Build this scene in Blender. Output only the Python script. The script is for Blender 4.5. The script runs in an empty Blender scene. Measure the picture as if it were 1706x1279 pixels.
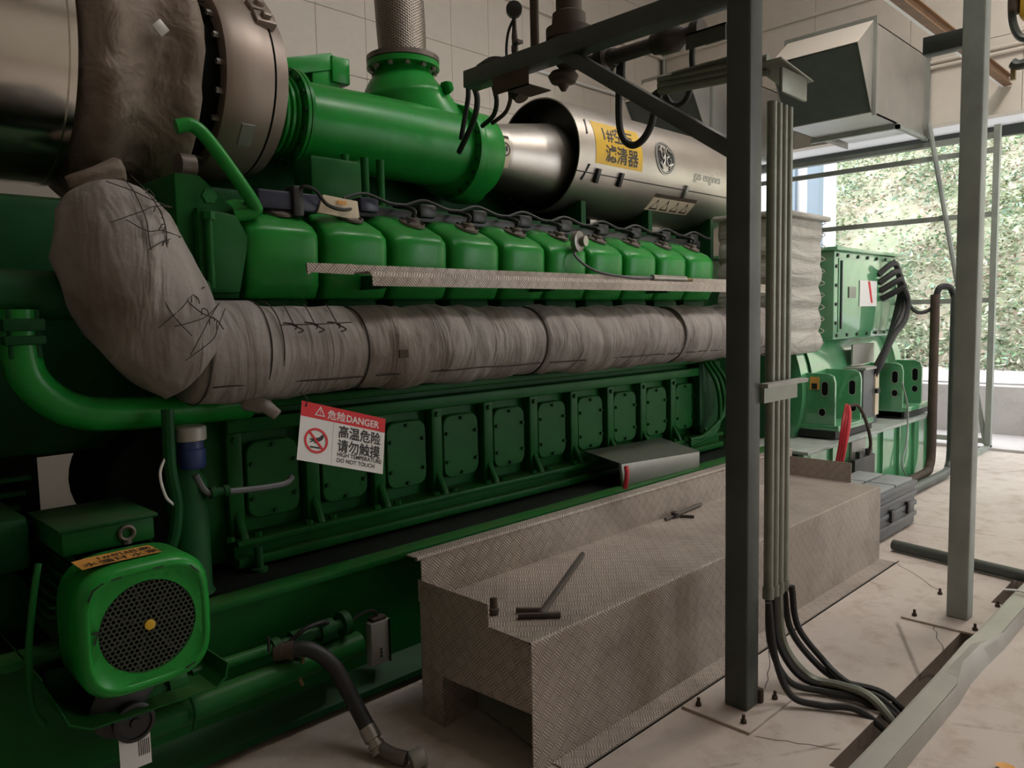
import bpy, bmesh, math, random
from mathutils import Vector, Matrix, noise
random.seed(7)
V = Vector
PI = math.pi
SC = bpy.context.scene
COL = SC.collection

# ------------------------------------------------------------------ camera
cam = bpy.data.cameras.new('camera'); cam_o = bpy.data.objects.new('camera', cam); COL.objects.link(cam_o)
cam.sensor_fit = 'HORIZONTAL'; cam.sensor_width = 36.0; cam.lens = 36.0 * 1290 / 1706
cam.clip_start = 0.05; cam.clip_end = 200
YAW, PITCH, ROLL = 0.783821819, 0.0849686064, 0.0205510281
_f = V((math.sin(YAW) * math.cos(PITCH), math.cos(YAW) * math.cos(PITCH), -math.sin(PITCH)))
_r0 = V((math.cos(YAW), -math.sin(YAW), 0)); _d0 = _f.cross(_r0)
_r = math.cos(ROLL) * _r0 + math.sin(ROLL) * _d0
_d = -math.sin(ROLL) * _r0 + math.cos(ROLL) * _d0
mw = Matrix.Identity(4)
for i in range(3):
    mw[i][0] = _r[i]; mw[i][1] = -_d[i]; mw[i][2] = -_f[i]
mw[2][3] = 1.6
cam_o.matrix_world = mw
SC.camera = cam_o

# ------------------------------------------------------------------ sky, added lamps, exposure
SC.view_settings.view_transform = 'Standard'; SC.view_settings.look = 'None'
SC.view_settings.gamma = 1.0; SC.view_settings.use_curve_mapping = False
SC.view_settings.exposure = -0.22
W = bpy.data.worlds.new('overcast_sky'); SC.world = W; W.use_nodes = True
bg = W.node_tree.nodes['Background']
bg.inputs[0].default_value = (0.93, 0.97, 1.0, 1); bg.inputs[1].default_value = 5.0
ADDED_LAMPS = [((2.6, .4, 6.3), 15), ((4.4, 1.1, 6.3), 55), ((7.4, .9, 6.2), 90)]  # unseen lamps, added to lift the step, walls and end wall
LAMP_COL = (1.0, 0.88, 0.76)

# ------------------------------------------------------------------ materials
MATS = {}
class NT:
    def __init__(s, name):
        s.m = bpy.data.materials.new(name); s.m.use_nodes = True
        s.t = s.m.node_tree; s.b = s.t.nodes['Principled BSDF']; MATS[name] = s.m
    def n(s, typ, **kw):
        nd = s.t.nodes.new(typ)
        for k, v in kw.items():
            if k.startswith('i_'):
                k = k[2:]; k = int(k) if k.isdigit() else k
                if isinstance(v, bpy.types.NodeSocket): s.t.links.new(v, nd.inputs[k])
                else: nd.inputs[k].default_value = v
            else: setattr(nd, k, v)
        return nd
    def math(s, op, a, b=0.0, c=None):
        nd = s.n('ShaderNodeMath', operation=op)
        for i, v in enumerate((a, b) if c is None else (a, b, c)):
            if isinstance(v, bpy.types.NodeSocket): s.t.links.new(v, nd.inputs[i])
            else: nd.inputs[i].default_value = v
        return nd.outputs[0]
    def mix(s, fac, a, b):
        nd = s.n('ShaderNodeMix', data_type='RGBA')
        for i, v in ((0, fac), (6, a), (7, b)):
            if isinstance(v, bpy.types.NodeSocket): s.t.links.new(v, nd.inputs[i])
            else: nd.inputs[i].default_value = v if i == 0 else (*v, 1)
        return nd.outputs[2]
    def noise(s, scale, detail=4, rough=0.55, coord='Object', dist=0.0, vec=None):
        if vec is None: vec = s.n('ShaderNodeTexCoord').outputs[coord]
        return s.n('ShaderNodeTexNoise', i_Vector=vec, i_Scale=scale, i_Detail=detail, i_Roughness=rough, i_Distortion=dist).outputs[0]
    def ramp(s, fac, lo, hi):
        nd = s.n('ShaderNodeMapRange', i_0=fac, i_1=lo, i_2=hi); return nd.outputs[0]
    def bump(s, h, strength=0.3, dist=0.01):
        nd = s.n('ShaderNodeBump', i_Height=h, i_Strength=strength, i_Distance=dist)
        s.t.links.new(nd.outputs[0], s.b.inputs['Normal'])
    def set(s, **kw):
        names = dict(color='Base Color', rough='Roughness', metal='Metallic', spec='Specular IOR Level', alpha='Alpha', trans='Transmission Weight', sheen='Sheen Weight', coat='Coat Weight')
        for k, v in kw.items():
            i = s.b.inputs[names[k]]
            if isinstance(v, bpy.types.NodeSocket): s.t.links.new(v, i)
            else: i.default_value = (*v, 1) if k == 'color' else v
        return s

def plain(name, color, rough=0.5, metal=0.0, spec=0.5, var=0.0):
    t = NT(name)
    if var:
        c = t.mix(t.ramp(t.noise(9, 5), 0.35, 0.7), color, tuple(x * (1 - var) for x in color)); t.set(color=c)
    else: t.set(color=color)
    t.set(rough=rough, metal=metal, spec=spec); return t.m

def paint(name, color, rough=0.36, dust=0.35, dustc=(0.16, 0.14, 0.09), spec=0.45, coat=0.0):
    t = NT(name)
    n1 = t.noise(5, 6, 0.62); n2 = t.noise(38, 3)
    c = t.mix(t.ramp(n1, 0.35, 0.75), color, tuple(x * 0.72 for x in color))
    geo = t.n('ShaderNodeNewGeometry'); sep = t.n('ShaderNodeSeparateXYZ', i_0=geo.outputs['Normal'])
    up = t.math('MULTIPLY', t.ramp(sep.outputs[2], 0.55, 1.0), t.ramp(n1, 0.25, 0.65))   # settled dust lies on level faces
    up = t.math('MULTIPLY', up, dust)
    c = t.mix(up, c, dustc)
    t.set(color=c, spec=spec)
    t.set(rough=t.math('ADD', t.math('MULTIPLY', n1, 0.25), rough - 0.12))
    t.bump(n2, 0.06, 0.004); t.set(coat=coat); t.b.inputs['Coat Roughness'].default_value = 0.06; t.b.inputs['Coat IOR'].default_value = 1.9
    return t.m

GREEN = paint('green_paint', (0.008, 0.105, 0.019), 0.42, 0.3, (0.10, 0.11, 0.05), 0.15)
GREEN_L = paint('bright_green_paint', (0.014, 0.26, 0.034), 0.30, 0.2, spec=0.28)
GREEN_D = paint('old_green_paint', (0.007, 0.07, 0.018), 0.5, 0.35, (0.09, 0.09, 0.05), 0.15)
GREEN_G = paint('generator_green', (0.07, 0.31, 0.13), 0.36, 0.25, (0.3, 0.33, 0.3), 0.6, 1.0)
GREY_ST = paint('grey_steel_paint', (0.065, 0.076, 0.068), 0.42, 0.3)
GREY_ST2 = paint('pale_grey_and_post_glare', (0.36, 0.40, 0.37), 0.45, 0.3)  # light paint, made paler still to hold the glare on the second post
GREY_LT = paint('light_grey_paint', (0.27, 0.29, 0.26), 0.5, 0.2)
BLACKR = plain('black_rubber', (0.012, 0.012, 0.012), 0.55)
BLACK = plain('black_plastic', (0.02, 0.021, 0.023), 0.4, var=0.3)
OILY = plain('oily_black_deck', (0.010, 0.012, 0.010), 0.55, spec=0.2, var=0.4)
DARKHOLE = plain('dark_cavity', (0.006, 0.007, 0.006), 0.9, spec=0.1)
WHITE = plain('white_plastic', (0.72, 0.71, 0.7), 0.45)
RED = plain('red_print', (0.62, 0.012, 0.02), 0.4)
BLKP = plain('black_print', (0.012, 0.012, 0.014), 0.5)
YELLOW = plain('yellow_label', (0.66, 0.40, 0.02), 0.45, var=0.12)
ORANGE = plain('orange_label', (0.75, 0.36, 0.08), 0.5, var=0.2)
BLUE = plain('blue_plastic', (0.02, 0.04, 0.15), 0.35)
BLUE_D = plain('dark_blue_plastic', (0.022, 0.028, 0.06), 0.35, var=0.3)
CREAM = plain('cream_enamel', (0.62, 0.52, 0.38), 0.45, var=0.1)
REDC = plain('red_cable', (0.45, 0.02, 0.03), 0.4)
GRIMY = plain('grimy_cast_metal', (0.17, 0.14, 0.12), 0.5, 0.5, var=0.35)
BRASS = plain('dull_brass', (0.28, 0.2, 0.1), 0.45, 0.7, var=0.2)
STEEL = plain('bare_steel', (0.36, 0.34, 0.31), 0.38, 0.85, var=0.3)
DSTEEL = plain('dark_tool_steel', (0.10, 0.085, 0.08), 0.42, 0.8, var=0.3)
RUST = plain('rusty_iron', (0.075, 0.05, 0.035), 0.75, 0.2, var=0.4)
GREYPL = plain('grey_plastic', (0.115, 0.12, 0.13), 0.45, var=0.15)
LIDGREY = plain('pale_grey_plastic', (0.27, 0.28, 0.29), 0.4, var=0.1)
BOXGREY = plain('silver_grey_enamel', (0.36, 0.35, 0.32), 0.4, 0.2, var=0.12)
CONDUIT = plain('galvanised_conduit', (0.27, 0.28, 0.235), 0.45, 0.55, var=0.2)
BROWNB = plain('brown_primer', (0.19, 0.10, 0.045), 0.6, var=0.3)
HOIST = plain('hoist_yellow', (0.55, 0.33, 0.03), 0.5)
WHITEWALL = plain('white_render', (0.82, 0.84, 0.88), 0.8)
BLUEGREY = plain('blue_grey_column', (0.22, 0.28, 0.34), 0.6)

def metal_brushed(name, color, rough, stretch=(1, 1, 1), amount=0.12, metal=1.0, scale=6):
    t = NT(name)
    vec = t.n('ShaderNodeMapping', i_0=t.n('ShaderNodeTexCoord').outputs['Object'], i_3=stretch).outputs[0]
    n1 = t.noise(scale, 5, 0.6, vec=vec); n2 = t.noise(2.3, 5)
    c = t.mix(t.ramp(n2, 0.35, 0.7), color, tuple(x * 0.8 for x in color))
    t.set(color=c, metal=metal, rough=t.math('ADD', t.math('MULTIPLY', n1, amount), rough - amount / 2))
    t.bump(n1, 0.05, 0.003); return t.m
CHROME = metal_brushed('polished_cladding', (0.80, 0.78, 0.74), 0.16, (1, 6, 6), 0.06, scale=3)
STAINLESS = metal_brushed('stainless_sheet', (0.50, 0.455, 0.41), 0.42, (1, 7, 7), 0.16)
GALV = metal_brushed('galvanised_sheet', (0.43, 0.415, 0.385), 0.42, (7, 1, 1), 0.15, 0.75)
GALVD = metal_brushed('weathered_zinc', (0.30, 0.31, 0.28), 0.5, (1, 5, 1), 0.2, 0.6)
TURBO = metal_brushed('heat_stained_iron', (0.34, 0.275, 0.235), 0.45, (5, 1, 1), 0.2, 0.5)

def checker(name, base, hi, metal, rough, cell=0.048):
    t = NT(name)
    uv = t.n('ShaderNodeTexCoord').outputs['UV']
    mp = t.n('ShaderNodeMapping', i_0=uv, i_2=(0, 0, PI / 4), i_3=(1 / cell, 1 / cell, 1)).outputs[0]
    sp = t.n('ShaderNodeSeparateXYZ', i_0=mp); x, y = sp.outputs[0], sp.outputs[1]
    par = t.math('PINGPONG', t.math('ADD', t.math('FLOOR', x), t.math('FLOOR', y)), 1.0)
    fx, fy = t.math('FRACT', x), t.math('FRACT', y)
    def lerp(a, b): return t.math('ADD', t.math('MULTIPLY', a, par), t.math('MULTIPLY', b, t.math('SUBTRACT', 1.0, par)))
    s, l = lerp(fx, fy), lerp(fy, fx)
    bars = t.math('MULTIPLY_ADD', t.math('COSINE', t.math('MULTIPLY', t.math('SUBTRACT', s, 0.5), 2 * PI * 4.5)), 0.5, 0.5)
    bars = t.ramp(bars, 0.35, 0.8)
    ends = t.ramp(t.math('ABSOLUTE', t.math('SUBTRACT', l, 0.5)), 0.47, 0.40)
    ends2 = t.ramp(t.math('ABSOLUTE', t.math('SUBTRACT', s, 0.5)), 0.5, 0.46)
    h = t.math('MULTIPLY', t.math('MULTIPLY', bars, ends), ends2)
    n1 = t.noise(2.6, 6, 0.65); n2 = t.noise(60, 2)
    c = t.mix(h, base, hi)
    c = t.mix(t.math('MULTIPLY', t.ramp(n1, 0.45, 0.75), 0.55), c, (0.13, 0.09, 0.065))
    t.set(color=c, metal=metal, rough=t.math('ADD', t.math('MULTIPLY', n1, 0.22), rough - 0.1))
    t.bump(t.math('ADD', h, t.math('MULTIPLY', n2, 0.06)), 1.0, 0.004)
    return t.m
CHECK = checker('checker_plate', (0.30, 0.25, 0.215), (0.66, 0.57, 0.51), 0.2, 0.42)

def cloth(name, c1, c2, stain, wr=(3.4, .7, .7)):
    t = NT(name)
    oc = t.n('ShaderNodeTexCoord').outputs['Object']
    vec = t.n('ShaderNodeMapping', i_0=oc, i_3=wr).outputs[0]
    n1 = t.noise(2.6, 3, 0.5, vec=vec, dist=0.7); n2 = t.noise(3.2, 5, 0.6); n3 = t.noise(420, 2)
    c = t.mix(t.ramp(n1, 0.35, 0.68), c2, c1)
    c = t.mix(t.math('MULTIPLY', t.ramp(n2, 0.52, 0.78), 0.8), c, stain)
    t.set(color=c, rough=0.62, spec=0.35)
    t.bump(t.math('ADD', t.math('ADD', n1, t.math('MULTIPLY', n2, 0.5)), t.math('MULTIPLY', n3, 0.02)), 0.85, 0.05)
    return t.m
CLOTH = cloth('insulation_cloth', (0.30, 0.27, 0.25), (0.235, 0.205, 0.19), (0.12, 0.085, 0.055))
CLOTH_T = cloth('scorched_insulation', (0.27, 0.215, 0.175), (0.17, 0.13, 0.10), (0.06, 0.05, 0.035), (2, 2, 2))
CLOTH_W = cloth('pale_insulation', (0.46, 0.44, 0.40), (0.37, 0.35, 0.315), (0.30, 0.27, 0.23), (.7, .7, 4))
STITCH = plain('dark_stitching', (0.035, 0.025, 0.02), 0.8)

def concrete(name, c1, c2, c3, rough=0.55, cracks=True):
    t = NT(name)
    n1 = t.noise(0.9, 7, 0.62); n2 = t.noise(5.5, 6, 0.65); n3 = t.noise(90, 3)
    c = t.mix(t.ramp(n1, 0.36, 0.66), c1, c2)
    c = t.mix(t.math('MULTIPLY', t.ramp(n2, 0.5, 0.74), 0.6), c, c3)
    h = t.math('ADD', t.math('MULTIPLY', n2, 0.5), t.math('MULTIPLY', n3, 0.12))
    if cracks:
        vec = t.n('ShaderNodeMixRGB', i_0=0.16, i_1=t.n('ShaderNodeTexCoord').outputs['Object'],
                  i_2=t.n('ShaderNodeTexNoise', i_Scale=3.0, i_Detail=5.0).outputs['Color']).outputs[0]
        vo = t.n('ShaderNodeTexVoronoi', feature='DISTANCE_TO_EDGE', i_Vector=vec, i_Scale=0.6).outputs['Distance']
        ck = t.math('MULTIPLY', t.ramp(vo, 0.006, 0.0), t.ramp(n1, 0.47, 0.55))
        c = t.mix(t.math('MULTIPLY', ck, 0.7), c, (0.07, 0.045, 0.03))
        h = t.math('SUBTRACT', h, t.math('MULTIPLY', ck, 0.4))
    t.set(color=c, rough=t.math('ADD', t.math('MULTIPLY', n2, 0.35), rough - 0.18), spec=0.5)
    t.bump(h, 0.30, 0.008)
    return t.m
FLOORM = concrete('stained_concrete', (0.56, 0.49, 0.44), (0.43, 0.36, 0.315), (0.25, 0.17, 0.11))
YARD = concrete('yard_concrete', (0.52, 0.49, 0.48), (0.42, 0.39, 0.38), (0.36, 0.32, 0.3), 0.8, False)
PANEL = plain('cream_wall_panel', (0.64, 0.575, 0.50), 0.42, var=0.05)
SEAM = plain('panel_joint', (0.55, 0.49, 0.43), 0.6)
CEILM = plain('ceiling_sheet', (0.66, 0.62, 0.57), 0.6)

def braid_mat():
    t = NT('braided_steel')
    oc = t.n('ShaderNodeTexCoord').outputs['UV']
    def w(rot):
        v = t.n('ShaderNodeMapping', i_0=oc, i_2=(0, 0, rot)).outputs[0]
        return t.n('ShaderNodeTexWave', i_Vector=v, i_Scale=22.0, i_Distortion=0.0).outputs[1]
    h = t.math('MAXIMUM', w(1.05), w(-1.05))
    t.set(color=t.mix(h, (0.07, 0.06, 0.05), (0.31, 0.265, 0.23)), metal=0.85, rough=0.42); t.bump(h, 0.6, 0.004); return t.m
BRAID = braid_mat()

def foliage():
    t = NT('hill_foliage')
    a = t.n('ShaderNodeVertexColor', layer_name='tint')
    t.set(color=a.outputs[0], rough=0.65, spec=0.2); return t.m
LEAF = foliage()
def soil():
    t = NT('hill_soil')
    n1 = t.noise(0.8, 6, 0.65); n2 = t.noise(6, 5)
    c = t.mix(t.ramp(n1, 0.4, 0.62), (0.42, 0.47, 0.32), (0.52, 0.41, 0.34)); c = t.mix(t.ramp(n2, 0.45, 0.7), c, (0.60, 0.58, 0.47))
    t.set(color=c, rough=0.9); t.bump(n2, 0.5, 0.08); return t.m
SOIL = soil()
LAMPM = NT('lamp_lens').m
_b = LAMPM.node_tree.nodes['Principled BSDF']; _b.inputs['Emission Color'].default_value = (1, 0.9, 0.8, 1); _b.inputs['Emission Strength'].default_value = 12

# ------------------------------------------------------------------ mesh helpers
def frame(d):
    d = d.normalized(); u = V((0, 0, 1)) if abs(d.z) < 0.9 else V((1, 0, 0))
    a = u.cross(d).normalized(); return a, d.cross(a)
def cr(pts, k=8):                                    # smooth curve through points
    P = [V(p) for p in pts]; P = [P[0] * 2 - P[1]] + P + [P[-1] * 2 - P[-2]]; out = []
    for i in range(1, len(P) - 2):
        p0, p1, p2, p3 = P[i - 1:i + 3]
        for j in range(k):
            t = j / k
            out.append(0.5 * ((2 * p1) + (p2 - p0) * t + (2 * p0 - 5 * p1 + 4 * p2 - p3) * t * t + (3 * p1 - p0 - 3 * p2 + p3) * t ** 3))
    out.append(P[-2]); return out
SMALL = {'tie_wire', 'end_ties', 'bolt_set', 'bolt_ring', 'footprints', 'emblem_script', 'chipped_paint'}   # too small to pick apart singly
class MB:
    def __init__(s): s.v = []; s.f = []
    def add(s, vs, fs):
        o = len(s.v); s.v += [tuple(v) for v in vs]; s.f += [tuple(i + o for i in f) for f in fs]; return s
    def box(s, x0, y0, z0, x1, y1, z1):
        c = [(x, y, z) for x in (x0, x1) for y in (y0, y1) for z in (z0, z1)]
        return s.add(c, [(0, 1, 3, 2), (4, 6, 7, 5), (0, 4, 5, 1), (2, 3, 7, 6), (0, 2, 6, 4), (1, 5, 7, 3)])
    def obox(s, c, ax, ay, az):                      # centre and three half-extent vectors
        c, ax, ay, az = V(c), V(ax), V(ay), V(az)
        q = [c + ax * i + ay * j + az * k for i in (-1, 1) for j in (-1, 1) for k in (-1, 1)]
        return s.add(q, [(0, 1, 3, 2), (4, 6, 7, 5), (0, 4, 5, 1), (2, 3, 7, 6), (0, 2, 6, 4), (1, 5, 7, 3)])
    def rings(s, rings, cap=True, closed=False):
        n = len(rings[0]); vs = [p for r in rings for p in r]; fs = []; m = len(rings)
        for i in range(m if closed else m - 1):
            a, b = i * n, ((i + 1) % m) * n
            for j in range(n): fs.append((a + j, a + (j + 1) % n, b + (j + 1) % n, b + j))
        if cap and not closed: fs += [tuple(range(n - 1, -1, -1)), tuple(range((m - 1) * n, m * n))]
        return s.add(vs, fs)
    def lathe(s, o, d, prof, n=28, cap=True):        # prof: (distance along d, radius)
        o, d = V(o), V(d).normalized(); a, b = frame(d)
        cs = [(math.cos(2 * PI * i / n), math.sin(2 * PI * i / n)) for i in range(n)]
        return s.rings([[o + d * t + (a * c + b * q) * r for c, q in cs] for t, r in prof], cap)
    def cyl(s, p0, p1, r, r1=None, n=16, cap=True):
        p0, p1 = V(p0), V(p1); L = (p1 - p0).length
        return s.lathe(p0, p1 - p0, [(0, r), (L, r if r1 is None else r1)], n, cap)
    def tube(s, pts, r, n=10, cap=True, closed=False, wob=0.0, seed=0.0, sq=1.0):
        P = [V(p) for p in pts]; m = len(P); R = r if isinstance(r, (list, tuple)) else [r] * m
        T = [((P[(i + 1) % m] - P[i - 1]) if closed else (P[min(i + 1, m - 1)] - P[max(i - 1, 0)])).normalized() for i in range(m)]
        a, b = frame(T[0]); rs = []
        for i in range(m):
            a = (a - T[i] * a.dot(T[i])).normalized(); b = T[i].cross(a); ring = []
            for j in range(n):
                th = 2 * PI * j / n; u = a * math.cos(th) + b * math.sin(th) * sq; rr = R[i]
                if wob: rr *= 1 + wob * noise.fractal((P[i] + u * R[i]) * 5.0 + V((seed, seed, 0)), 0.9, 2.1, 4)
                ring.append(P[i] + u * rr)
            rs.append(ring)
        return s.rings(rs, cap, closed)
    def extr(s, poly, vec):
        vec = V(vec); a = [V(p) for p in poly]; n = len(a)
        return s.add(a + [p + vec for p in a], [tuple(range(n - 1, -1, -1)), tuple(range(n, 2 * n))] + [(i, (i + 1) % n, n + (i + 1) % n, n + i) for i in range(n)])
    def bolt(s, c, d, r=0.009, h=0.008): return s.cyl(c, V(c) + V(d).normalized() * h, r, n=6)
    def build(s, name, mat, parent=None, ang=35, bev=0, seg=2, **tags):
        me = bpy.data.meshes.new(name); me.from_pydata(s.v, [], s.f)
        bm = bmesh.new(); bm.from_mesh(me); bmesh.ops.recalc_face_normals(bm, faces=bm.faces)
        if bev:
            ed = [e for e in bm.edges if len(e.link_faces) == 2 and e.calc_face_angle(0) > 0.6]
            bmesh.ops.bevel(bm, geom=ed, offset=bev, segments=seg, profile=0.5, affect='EDGES', clamp_overlap=True)
        uv = bm.loops.layers.uv.new('UVMap')
        for f in bm.faces:
            n = f.normal; ax = max(range(3), key=lambda i: abs(n[i]))
            for l in f.loops:
                c = l.vert.co
                l[uv].uv = ((c.y, c.z), (c.x, c.z), (c.x, c.y))[ax]
        bm.to_mesh(me); bm.free()
        me.polygons.foreach_set('use_smooth', [True] * len(me.polygons)); me.set_sharp_from_angle(angle=math.radians(ang))
        me.materials.append(mat)
        o = bpy.data.objects.new(name, me); COL.objects.link(o)
        if parent: o.parent = parent
        for k, v in tags.items(): o[k] = v
        if name in SMALL: o['kind'] = 'stuff'
        return o
def cyl_uv(o, axis, c, r):                           # cylindrical UV for braided hose
    uv = o.data.uv_layers[0].data
    for l in o.data.loops:
        p = o.data.vertices[l.vertex_index].co; uv[l.index].uv = (math.atan2(p.y - c[1], p.x - c[0]) * r, p.z)
def thing(name, label, cat, group=None):
    o = bpy.data.objects.new(name, None); COL.objects.link(o); o.empty_display_size = 0.1
    o['label'] = label; o['category'] = cat
    if group: o['group'] = group
    return o
def tag(o, label, cat, group=None):
    o['label'] = label; o['category'] = cat
    if group: o['group'] = group
    return o
def struct(o): o['kind'] = 'structure'; return o
def copyobj(o, parent=None, dx=(0, 0, 0), scale=None):
    c = o.copy(); COL.objects.link(c); c.location = o.location + V(dx)
    if parent: c.parent = parent
    return c
def text(body, size, fn, mat, parent, name='lettering', off=0.0, sx=1.0, align='LEFT', sub=0):
    cu = bpy.data.curves.new(name, 'FONT'); cu.body = body; cu.size = size; cu.align_x = align; cu.offset = off; cu.resolution_u = 3
    cu.fill_mode = 'FRONT'
    o = bpy.data.objects.new(name, cu); COL.objects.link(o)
    me = bpy.data.meshes.new_from_object(o.evaluated_get(bpy.context.evaluated_depsgraph_get()))
    bpy.data.objects.remove(o); me.name = name
    if sub:
        bm = bmesh.new(); bm.from_mesh(me)
        for _ in range(3):
            bmesh.ops.triangulate(bm, faces=bm.faces); e = [e for e in bm.edges if e.calc_length() > sub]
            if e: bmesh.ops.subdivide_edges(bm, edges=e, cuts=1)
        bm.to_mesh(me); bm.free()
    for v in me.vertices: v.co = fn(v.co.x * sx, v.co.y)
    me.materials.clear(); me.materials.append(mat)
    o = bpy.data.objects.new(name, me); COL.objects.link(o)
    if parent: o.parent = parent
    return o
def patch(us, vs, fn):                               # a thin sheet over the (u, v) grid of fn
    m = MB(); n = len(vs)
    m.add([fn(u, v) for u in us for v in vs], [(i * n + j, (i + 1) * n + j, (i + 1) * n + j + 1, i * n + j + 1) for i in range(len(us) - 1) for j in range(n - 1)]); return m
def lin(a, b, n): return [a + (b - a) * i / (n - 1) for i in range(n)]
def ringpts(c, r, fn, n=40, a0=0, a1=2 * PI): return [fn(c[0] + r * math.cos(a0 + (a1 - a0) * i / n), c[1] + r * math.sin(a0 + (a1 - a0) * i / n)) for i in range(n + (a1 - a0 < 6.28))]
def band(p_out, p_in, closed=True):                  # flat ring between two outlines
    n = len(p_out); m = MB(); k = n if closed else n - 1
    m.add(p_out + p_in, [(i, (i + 1) % n, n + (i + 1) % n, n + i) for i in range(k)]); return m

# ================================================================== the setting
m = MB()
m.box(-4, 1.08, -.25, 10.15, 6.74, 0); m.box(-4, -4, -.25, 10.15, .90, 0)
m.box(-4, .90, -.25, 2.62, 1.08, 0); m.box(5.30, .90, -.25, 10.15, 1.08, 0); m.box(2.62, .90, -.25, 5.30, 1.08, -.16)
struct(m.build('floor', FLOORM))
wb = struct(MB().box(-4, 6.74, 0, 10.15, 6.9, 6.6).build('wall_back', SEAM))
wl = struct(MB().box(-4.15, -4, 0, -4, 6.74, 6.6).build('wall_left', PANEL))
m = MB(); m.box(10.0, -4, 3.72, 10.15, 6.74, 6.6); m.box(10.0, 5.6, 0, 10.15, 6.74, 3.72); m.box(10.0, -4, 0, 10.15, -1.6, 3.72)
we = struct(m.build('wall_right', SEAM))
m = MB(); m.box(-4, -4.15, 0, 6.4, -4, 6.6); m.box(9.9, -4.15, 0, 10.15, -4, 6.6); m.box(6.4, -4.15, 4.2, 9.9, -4, 6.6)
struct(m.build('wall_front', PANEL))
m = MB(); m.box(-4.15, -4.15, 6.6, 2.6, 6.9, 6.75); m.box(8.6, -4.15, 6.6, 10.15, 6.9, 6.75); m.box(2.6, -4.15, 6.6, 8.6, .3, 6.75); m.box(2.6, 2.0, 6.6, 8.6, 6.9, 6.75)
struct(m.build('ceiling', CEILM))   # with an unseen roof opening added over the walkway to brighten the step
m = MB(); [m.box(x - .03, .3, 6.62, x + .03, 2.0, 6.68) for x in (4.1, 5.6, 7.1)]
struct(m.build('added_roof_light_1', GREY_ST))  # bars across the added roof opening
zs = [0.0, .55, 1.12, 1.69, 2.27, 2.86, 3.45, 4.04, 4.63, 5.37, 5.96, 6.6]
def panel_mesh(w, h, t, axis):
    m = MB()
    m.box(0, -t, 0, w, 0, h) if axis == 'x' else m.box(-t, -w, 0, 0, 0, h)
    return m.build('wall_panel', PANEL, None, bev=.0025, seg=1)
for j in range(len(zs) - 1):
    base = panel_mesh(.5675, zs[j + 1] - zs[j] - .004, .03, 'x'); base.parent = wb; base.location = (3.57 - .57 * 3, 6.74, zs[j])
    for i in range(-2, 12):
        if 3.57 + .57 * i < 9.6: copyobj(base, wb, (.57 * (i + 3), 0, 0))
for j, (a, b) in enumerate([(3.72, 4.55), (4.55, 5.36), (5.375, 5.96), (5.96, 6.6)]):
    base = panel_mesh(1.135, b - a - .005, .03, 'y'); base.parent = we; base.location = (10.0, 6.70, a)
    for i in range(1, 9): copyobj(base, we, (0, -1.14 * i, 0))
struct(MB().box(2, 6.66, 5.33, 9.95, 6.71, 5.37).build('trim_1', PANEL)); struct(MB().box(9.93, -3, 5.33, 9.97, 6.66, 5.365).build('trim_2', PANEL))
struct(MB().tube([(6.9, 6.68, 4.63), (9.9, 6.68, 4.63)], .018).build('trim_3', WHITE))
m = MB(); [m.tube([(9.93, 6.4, z), (9.93, -3, z)], .02) for z in (4.42, 4.36)]
struct(m.build('trim_4', PANEL)); struct(MB().cyl((9.94, 6.67, 3.7), (9.94, 6.67, 6.5), .03).build('trim_5', GALVD))
struct(MB().box(9.9, -1.6, 0, 10.1, 5.6, .03).build('trim_6', YARD))
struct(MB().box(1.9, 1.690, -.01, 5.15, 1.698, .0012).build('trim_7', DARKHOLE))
m = MB()
for a_, b_ in (((2.62, 1.36), (2.75, 1.09)), ((2.97, 1.5), (3.4, 1.69)), ((3.9, 1.08), (4.18, 1.2)), ((4.7, 1.3), (5.1, 1.69)), ((6.1, .6), (7.8, .2))):
    d_ = V((b_[0] - a_[0], b_[1] - a_[1], 0)); n_ = V((-d_.y, d_.x, 0)).normalized() * .003; P_ = [V((*a_, .0008)) + d_ * q + n_ * (random.uniform(-3, 3) if 0 < q < 1 else 0) for q in lin(0, 1, 9)]
    for p_, q_ in zip(P_[:-1], P_[1:]): m.add([p_ - n_ * .5, q_ - n_ * .5, q_ + n_ * .5, p_ + n_ * .5], [(0, 1, 2, 3)])
struct(m.build('trim_8', DARKHOLE))
# outside: yard, canopy, kerb wall, hillside
struct(MB().box(10.15, -14, -.3, 11.4, 20, -.02).build('ground', YARD))
m = MB(); m.box(11.4, -14, -.3, 11.65, 20, .60); struct(m.build('wall_outside', YARD, bev=.015))
struct(MB().box(11.65, -14, -.3, 14.6, 20, .62).build('ground_terrace', YARD))
can = struct(MB().box(10.15, -2, 3.72, 10.62, 6, 3.78).build('canopy', WHITEWALL))
struct(MB().box(10.62, -2, 3.60, 10.70, 6, 3.80).build('canopy_beam', GREY_ST))
def hz(x, y):
    h = (x - 14.2) * 0.95
    return .5 + max(-.3, h) + (.55 * noise.fractal(V((x * .35, y * .35, 0)), .9, 2.1, 4) if h > -.2 else 0) * min(1, max(0, h + .3))
m = MB(); nx, ny = 40, 60
m.add([(13.6 + 16 * i / nx, -12 + 36 * j / ny, hz(13.6 + 16 * i / nx, -12 + 36 * j / ny)) for i in range(nx + 1) for j in range(ny + 1)],
      [(i * (ny + 1) + j, (i + 1) * (ny + 1) + j, (i + 1) * (ny + 1) + j + 1, i * (ny + 1) + j + 1) for i in range(nx) for j in range(ny)])
struct(m.build('hillside', SOIL, ang=180))
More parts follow.
